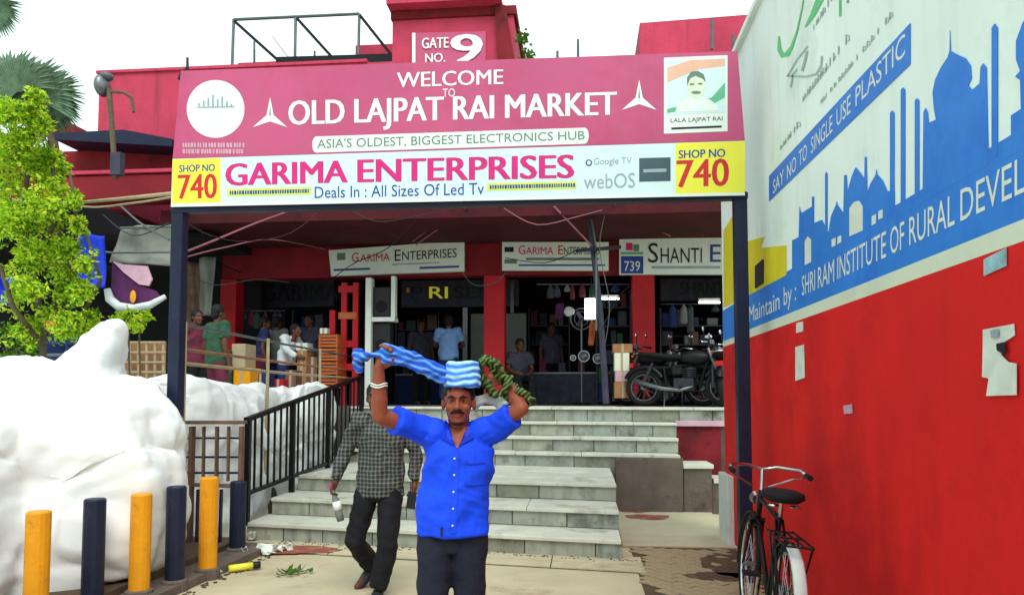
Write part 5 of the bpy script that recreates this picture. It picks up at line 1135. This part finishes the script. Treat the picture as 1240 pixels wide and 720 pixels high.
m1.location = mplace(826, 12.1); m1.rotation_euler = (math.radians(-5), 0, -.32)
for pl_, Y_, rz_, lab in ((806, 12.62, math.pi-.35, 'black motorcycle facing left, second from the platform edge'), (852, 12.75, -.5, 'black motorcycle squeezed behind the first, front wheel at the mural wall'), (842, 13.3, math.pi+.5, 'rearmost black motorcycle beside the right red pillar'), (884, 12.35, 1.25, 'black motorcycle mostly hidden by the mural wall end')):
    mm_ = copy_tree(m1); mm_.location = mplace(pl_, Y_); mm_.rotation_euler = (math.radians(-4), 0, rz_); mm_['label'] = lab

# ================================================================== bicycle
def bicycle():
    t = thing('bicycle', 'old black roadster bicycle leaning against the red wall', 'bicycle', (0, 0, 0))   # front +y
    def wheel(y):
        w_ = MB().torus((0, y, .35), .33, .019, 'x', 44, 8).build('wheel', 'rubber', t, smooth=True)
        MB().torus((0, y, .35), .308, .011, 'x', 44, 6).build('rim', 'chrome', w_); s_ = MB()
        for k in range(28): a = k*math.pi/14; a2 = a+(.5 if k % 2 else -.5); s_.tube([((.025 if k % 4 < 2 else -.025), y+.02*math.cos(a2), .35+.02*math.sin(a2)), (0, y+.305*math.cos(a), .35+.305*math.sin(a))], .0016, 4)
        s_.build('spokes', 'chrome', w_); MB().tube([(-.045, y, .35), (.045, y, .35)], .02, 12).build('hub', 'steel', w_)
    wheel(-.55); wheel(.6)
    MB().torus((0, -.55, .35), .362, .012, 'x', 26, 8, a0=.7, a1=3.7, ry=.032).build('rear_mudguard', 'black', t, smooth=True)
    MB().torus((0, -.55, .35), .366, .012, 'x', 10, 8, a0=1.75, a1=3.72, ry=.034).build('white_mudguard_tail', 'offw', t, smooth=True)
    MB().torus((0, .6, .35), .362, .012, 'x', 24, 8, a0=-.2, a1=2.2, ry=.03).build('front_mudguard', 'black', t, smooth=True)
    f = MB(); BBy = -.1
    f.tube([(0, BBy, .3), (0, -.26, .84)], .016); f.tube([(0, -.24, .8), (0, .36, .84)], .015); f.tube([(0, BBy, .3), (0, .4, .7)], .016); f.tube([(0, .42, .66), (0, .35, .9)], .018)
    for s in (-.045, .045):
        f.tube([(s*.6, BBy, .3), (s, -.55, .35)], .009); f.tube([(s*.4, -.25, .8), (s, -.55, .35)], .008)
    f.build('frame', 'black', t, smooth=True); f = MB()
    for s in (-.045, .045): f.tube([(s*.8, .43, .68), (s, .5, .5), (s, .6, .35)], [.012, .011, .008])
    f.tube([(-.05, .43, .69), (.05, .43, .69)], .016); f.build('fork', 'black', t)
    MB().tube([(-.23, .14, 1.04), (-.22, .28, 1.06), (-.1, .4, 1.06), (0, .37, 1.04), (.1, .4, 1.06), (.22, .28, 1.06), (.23, .14, 1.04)], .012, 8).build('handlebar', 'chrome', t, smooth=True); MB().tube([(0, .35, .9), (0, .37, 1.04)], .013).build('stem', 'chrome', t)
    MB().tube([(-.22, .2, 1.02), (-.2, .33, 1.0), (-.05, .4, .92)], .006, 6).build('brake_lever', 'chrome', t); MB().tube([(.22, .2, 1.02), (.2, .33, 1.0), (.05, .4, .92)], .006, 6).build('brake_lever', 'chrome', t)
    for s in (-1, 1): MB().tube([(s*.23, .06, 1.035), (s*.23, .17, 1.04)], .018, 10).build('grip', 'rubber', t)
    MB().tube([(0, .42, .9), (0, .46, .2+.5)], .005, 6).build('brake_rod', 'chrome', t)
    MB().tube([(0, -.26, .82), (0, -.285, .92)], .013).build('seat_post', 'chrome', t)
    s_ = MB(); s_.loft([(0, -.3, .915, .09, .12), (0, -.3, .94, .122, .15), (0, -.3, .968, .115, .14), (0, -.3, .982, .08, .1)], 20); s_.tube([(0, -.2, .955), (0, -.08, .955)], [(.05, .02), (.022, .014)], 10); s_.build('saddle', 'rubber', t, smooth=True)
    for x in (-.06, .06): MB().torus((x, -.36, .895), .025, .007, 'z', 12, 6).build('saddle_spring', 'chrome', t)
    c = MB()
    for x in (-.07, -.025, .025, .07): c.tube([(x, -.28, .74), (x, -.78, .74)], .006, 6)
    for y in (-.3, -.5, -.77): c.tube([(-.075, y, .737), (.075, y, .737)], .007, 6)
    for x in (-.075, .075): c.tube([(x, -.74, .735), (x*.7, -.56, .36)], .006, 6); c.tube([(x, -.4, .735), (x*.7, -.55, .36)], .006, 6)
    c.build('rear_carrier', 'black', t)
    ch = MB(); ch.torus((.05, BBy, .3), .09, .008, 'x', 24, 6); ch.tube([(.05, BBy, .39), (.05, -.55, .39)], .006, 6); ch.tube([(.05, BBy, .21), (.05, -.55, .31)], .006, 6); ch.build('chain_set', 'steel', t); MB().box(.056, .062, -.5, -.08, .3, .42).build('chain_guard', 'black', t, bevel=.002)
    MB().tube([(.075, BBy, .3), (.08, -.02, .15)], .009).build('crank', 'chrome', t); MB().tube([(-.075, BBy, .3), (-.08, -.18, .45)], .009).build('crank', 'chrome', t)
    MB().box(.08, .17, -.06, .02, .135, .155).build('pedal', 'rubber', t); MB().box(-.17, -.08, -.22, -.14, .44, .46).build('pedal', 'rubber', t)
    st_ = MB(); 
    for x in (-.1, .1): st_.tube([(x*.6, -.55, .35), (x, -.62, .02)], .008, 6)
    st_.tube([(-.1, -.62, .02), (.1, -.62, .02)], .008, 6); st_.build('stand', 'steel', t)
    MB().ell((0, -.93, .5), (.03, .014, .03)).build('reflector', 'red', t)
    MB().tube([(.0, .47, .82), (0, .53, .83)], [.035, .045], 14).build('lamp', 'chrome', t)
    return t
bi = bicycle(); bi.location = (1.16, 5.05, 0.01); bi.rotation_euler = (0, math.radians(5), math.radians(-3)); bi.scale = (1.08, 1.04, 1.04)

# ================================================================== plants
def leaves(mb, c, r, n, size, mats, rr, squash=1.0):
    for _ in range(n):
        while True:
            q = Vector((rr.uniform(-1, 1), rr.uniform(-1, 1), rr.uniform(-1, 1)))
            if q.length < 1: break
        q = q*(.55+.45*rr.random()); p = c+Vector((q.x*r, q.y*r*.9, q.z*r*squash)); d = Vector((rr.gauss(0, 1), rr.gauss(0, 1), rr.gauss(-.2, .8))).normalized(); s_ = size*rr.uniform(.6, 1.3)
        n_ = d.cross(Vector((rr.gauss(0, 1), rr.gauss(0, 1), rr.gauss(0, 1)))).normalized(); up_ = d.cross(n_)*.12*s_
        mb.add([p, p+d*s_*.45+n_*s_*.24+up_, p+d*s_, p+d*s_*.45-n_*s_*.24+up_], [(0, 1, 2, 3)], rr.choice(mats))
rr = random.Random(3)
tr = thing('leafy_tree', 'bright yellow green leafy tree at the left edge above the white sheets', 'tree', atD(52, 520, 8.3))
base = atD(54, 560, 8.5); mid = atD(52, 400, 8.4)
MB().tube([base, mid, atD(40, 330, 8.2), atD(30, 250, 8.1), atD(35, 180, 8)], [.045, .035, .035, .03, .02], 8).build('trunk', 'bark', tr, smooth=True)
for pts in (((52,400), (80,340), (95,280), (85,210)), ((40,330), (70,260), (60,170)), ((52,400), (95,390), (122,340), (105,285)), ((52,420), (15,370), (0,320))):
    MB().tube([atD(x, y, 8.2-.2*i) for i, (x, y) in enumerate(pts)], [.035-.007*i for i in range(len(pts))], 6).build('limb', 'bark', tr, smooth=True)
lm = MB()
bl_ = [(10,135,26),(35,130,18),(50,150,18),(20,165,26),(65,185,18),(48,200,22),(15,215,34),(78,205,12),(40,250,26),(8,270,32),(70,262,20),(88,240,10),(25,310,30),(60,300,24),(86,300,14),(100,320,12),(72,335,20),(40,352,22),(20,350,16),(92,355,16),(60,385,18),(82,395,16),(108,385,15),(116,405,9),(45,395,12),(100,400,12),(92,268,10),(30,405,10),(65,225,18),(5,180,26),(105,350,14)]
for (x, y, r) in bl_:
    for k in range(3):
        dd = 7.3+rr.random()*1.4; c = atD(x+rr.gauss(0, r*.35), y+rr.gauss(0, r*.35), dd); R_ = r*.8*dd/F
        leaves(lm, c, R_, int(40*r/2.2), .055, [0, 0, 1, 1, 1, 2], rr)
for (x, y) in ((58,236),(60,393)): leaves(lm, atD(x, y, 7.3), .06, 22, .05, [3, 1], rr)
for k in range(60): leaves(lm, atD(rr.uniform(0, 118), rr.uniform(215, 415), rr.uniform(7.2, 8.6)), .11, 22, .06, [0, 1, 1, 2], rr)
cr_ = lm.build('crown', ['leaf', 'leafy', 'leafd', 'leafo'], tr); cr_['kind'] = 'stuff'
def shrub(label, blobs, d, mats, n=90, size=.07):
    t = thing('shrub', label, 'shrub', atD(blobs[0][0], blobs[0][1]+60, d)); m_ = MB()
    for (x, y, r) in blobs: leaves(m_, atD(x, y, d+rr.uniform(-.2, .2)), r*d/F, n, size, mats, rr)
    f_ = m_.build('foliage', ['leaf', 'leafy', 'leafd', 'leafo'], t); f_['kind'] = 'stuff'
    s_ = MB()
    for (x, y, r) in blobs[:3]: s_.tube([atD(x+3, 500, d+.1), atD(x, y, d)], .012, 5)
    s_.build('stems', 'bark', t)
shrub('dull green shrub low at the left edge behind the sheets', [(8,400,16), (20,420,18), (38,432,12), (5,440,18), (42,415,10)], 8.6, [0, 2, 2], 80)
shrub('small yellow green sprig rising between sheets and purple cloth', [(142,384,9), (155,380,9), (168,386,10), (178,382,8), (165,396,8), (150,394,6)], 8.8, [0, 1, 1], 60)
pt = thing('fan_palm', 'grey green fan palm behind the tree at the upper left', 'palm', atD(62, 200, 14))
MB().tube([atD(70, 330, 14), atD(68, 200, 14), atD(60, 140, 14)], [.12, .1, .08], 8).build('trunk', 'bark', pt)
def fan(cx, cy, d, R_, a0, a1, n, m='palm'):
    mb = MB()
    for i in range(n):
        t = math.radians(a0+(a1-a0)*i/(n-1)); L = R_*rr.uniform(.85, 1.08)
        c = atD(cx, cy, d); r_ = Vector((math.cos(YAW), math.sin(YAW), 0)); ux = r_*math.cos(t)+Vector((0, 0, 1))*math.sin(t); sx = r_*-math.sin(t)+Vector((0, 0, 1))*math.cos(t)
        fw = Vector((-math.sin(YAW), math.cos(YAW), 0)); w0 = R_*math.radians((a1-a0)/n)*.62
        a = c+ux*L*.62+fw*(-.12*L)+sx*w0; b = c+ux*L*.62+fw*(-.12*L)-sx*w0; m_ = c+ux*L*.62+fw*(-.12*L+.03); tip = c+ux*L+fw*(-.05*L)-Vector((0, 0, .12*L))
        mb.add([c, a, m_, b, tip], [(0, 1, 2), (0, 2, 3), (1, 4, 2), (2, 4, 3)])
    o = mb.build('frond', m, pt); return o
fan(42, 118, 13.8, .95, -25, 190, 46); fan(20, 112, 13.6, .9, 10, 230, 44); fan(62, 122, 14.1, .75, -70, 80, 36); fan(35, 135, 14.2, .8, -60, 200, 44)
pt2 = thing('fan_palm', 'wispy palm frond tip entering at the top left corner', 'palm', atD(-30, 40, 12)); pt_old = pt; pt = pt2
fan(-8, 12, 12.5, .55, -70, 60, 26)
MB().tube([atD(-30, 60, 12.5), atD(-8, 12, 12.5)], .03, 6).build('stalk', 'bark', pt2)

# ================================================================== litter
def litter(name, label, px, py, m, r, kind='crumple', n=1):
    p = onZ(px, py, .03); t = MB()
    for k in range(n):
        q = p+Vector((rnd.gauss(0, r*1.2), rnd.gauss(0, r*1.2), rnd.uniform(0, .03))) if n > 1 else p
        t.ell(q, (r*rnd.uniform(.5, 1), r*rnd.uniform(.5, 1), r*.5), rot(rnd.random(), rnd.random(), rnd.random()*3), 7, 5)
    t.v = [v+Vector((noise.noise(v*31), noise.noise(v*29+Vector((5, 0, 0))), noise.noise(v*37)))*r*.9 for v in t.v]
    t.v = [Vector((v.x, v.y, max(.019, v.z))) for v in t.v]
    return tag(t.build(name, m), label, 'litter')
litter('crumpled_bag', 'crumpled white plastic litter heap at the foot of the stairs', 322, 668, 'paper', .08, n=7)
litter('crumpled_bag', 'small grey white scrap of litter beside the last navy bollard', 303, 652, 'offw', .07, n=2)
litter('paper_scrap', 'tiny white scrap on the ground by the farthest yellow bollard', 262, 694, 'paper', .035, n=2); litter('paper_scrap', 'pale scrap between navy and yellow bollards', 222, 706, 'paper', .03); litter('pink_scrap', 'tiny pink scrap at the bottom edge by the bollards', 197, 717, 'inkmag', .03)
yb = onZ(295, 686, .04); yt = thing('yellow_tube', 'yellow and black tube lying on the ground by the last bollard', 'litter', yb)
MB().tube([onZ(277, 688, .04), onZ(306, 684, .045)], .032, 12).build('tube', 'signyellow', yt, smooth=True); MB().tube([onZ(306, 684, .045), onZ(315, 683, .045)], .034, 12).build('end_cap', 'inkblack', yt, smooth=True)
m_ = MB()
for i in range(26):
    p = onZ(355+rnd.gauss(0, 9), 692+rnd.gauss(0, 1.6), .02); d = Vector((rnd.gauss(0, 1), rnd.gauss(0, 1), rnd.uniform(0, .4))).normalized()*.09; n_ = Vector((-d.y, d.x, .02)).normalized()*.02
    m_.add([p, p+d*.5+n_, p+d+Vector((0, 0, .01)), p+d*.5-n_], [(0, 1, 2, 3)])
tag(m_.build('leaf_scatter', 'leafd'), 'dark dried leaves scattered on the ground before the stairs', 'leaves')
dm = MB()
for i in range(220):
    Y = rnd.uniform(4.2, 8); X = -3.3+(Y-3.2)*.03+rnd.gauss(.02, .05); s_ = rnd.uniform(.006, .022); dm.ell((X, Y, .006), (s_, s_, s_*.5), None, 5, 4)
for i in range(160):
    X = rnd.uniform(-3.3, .7); Y = yl(X, 7.36)+rnd.gauss(0, .05); s_ = rnd.uniform(.004, .014); dm.ell((X, Y, .016), (s_, s_, s_*.5), None, 5, 4)
tag(dm.build('grit', 'joint'), kind='stuff')
print('tris', sum(len(o.data.polygons) for o in bpy.data.objects if o.type == 'MESH')*2, 'objs', len(bpy.data.objects))
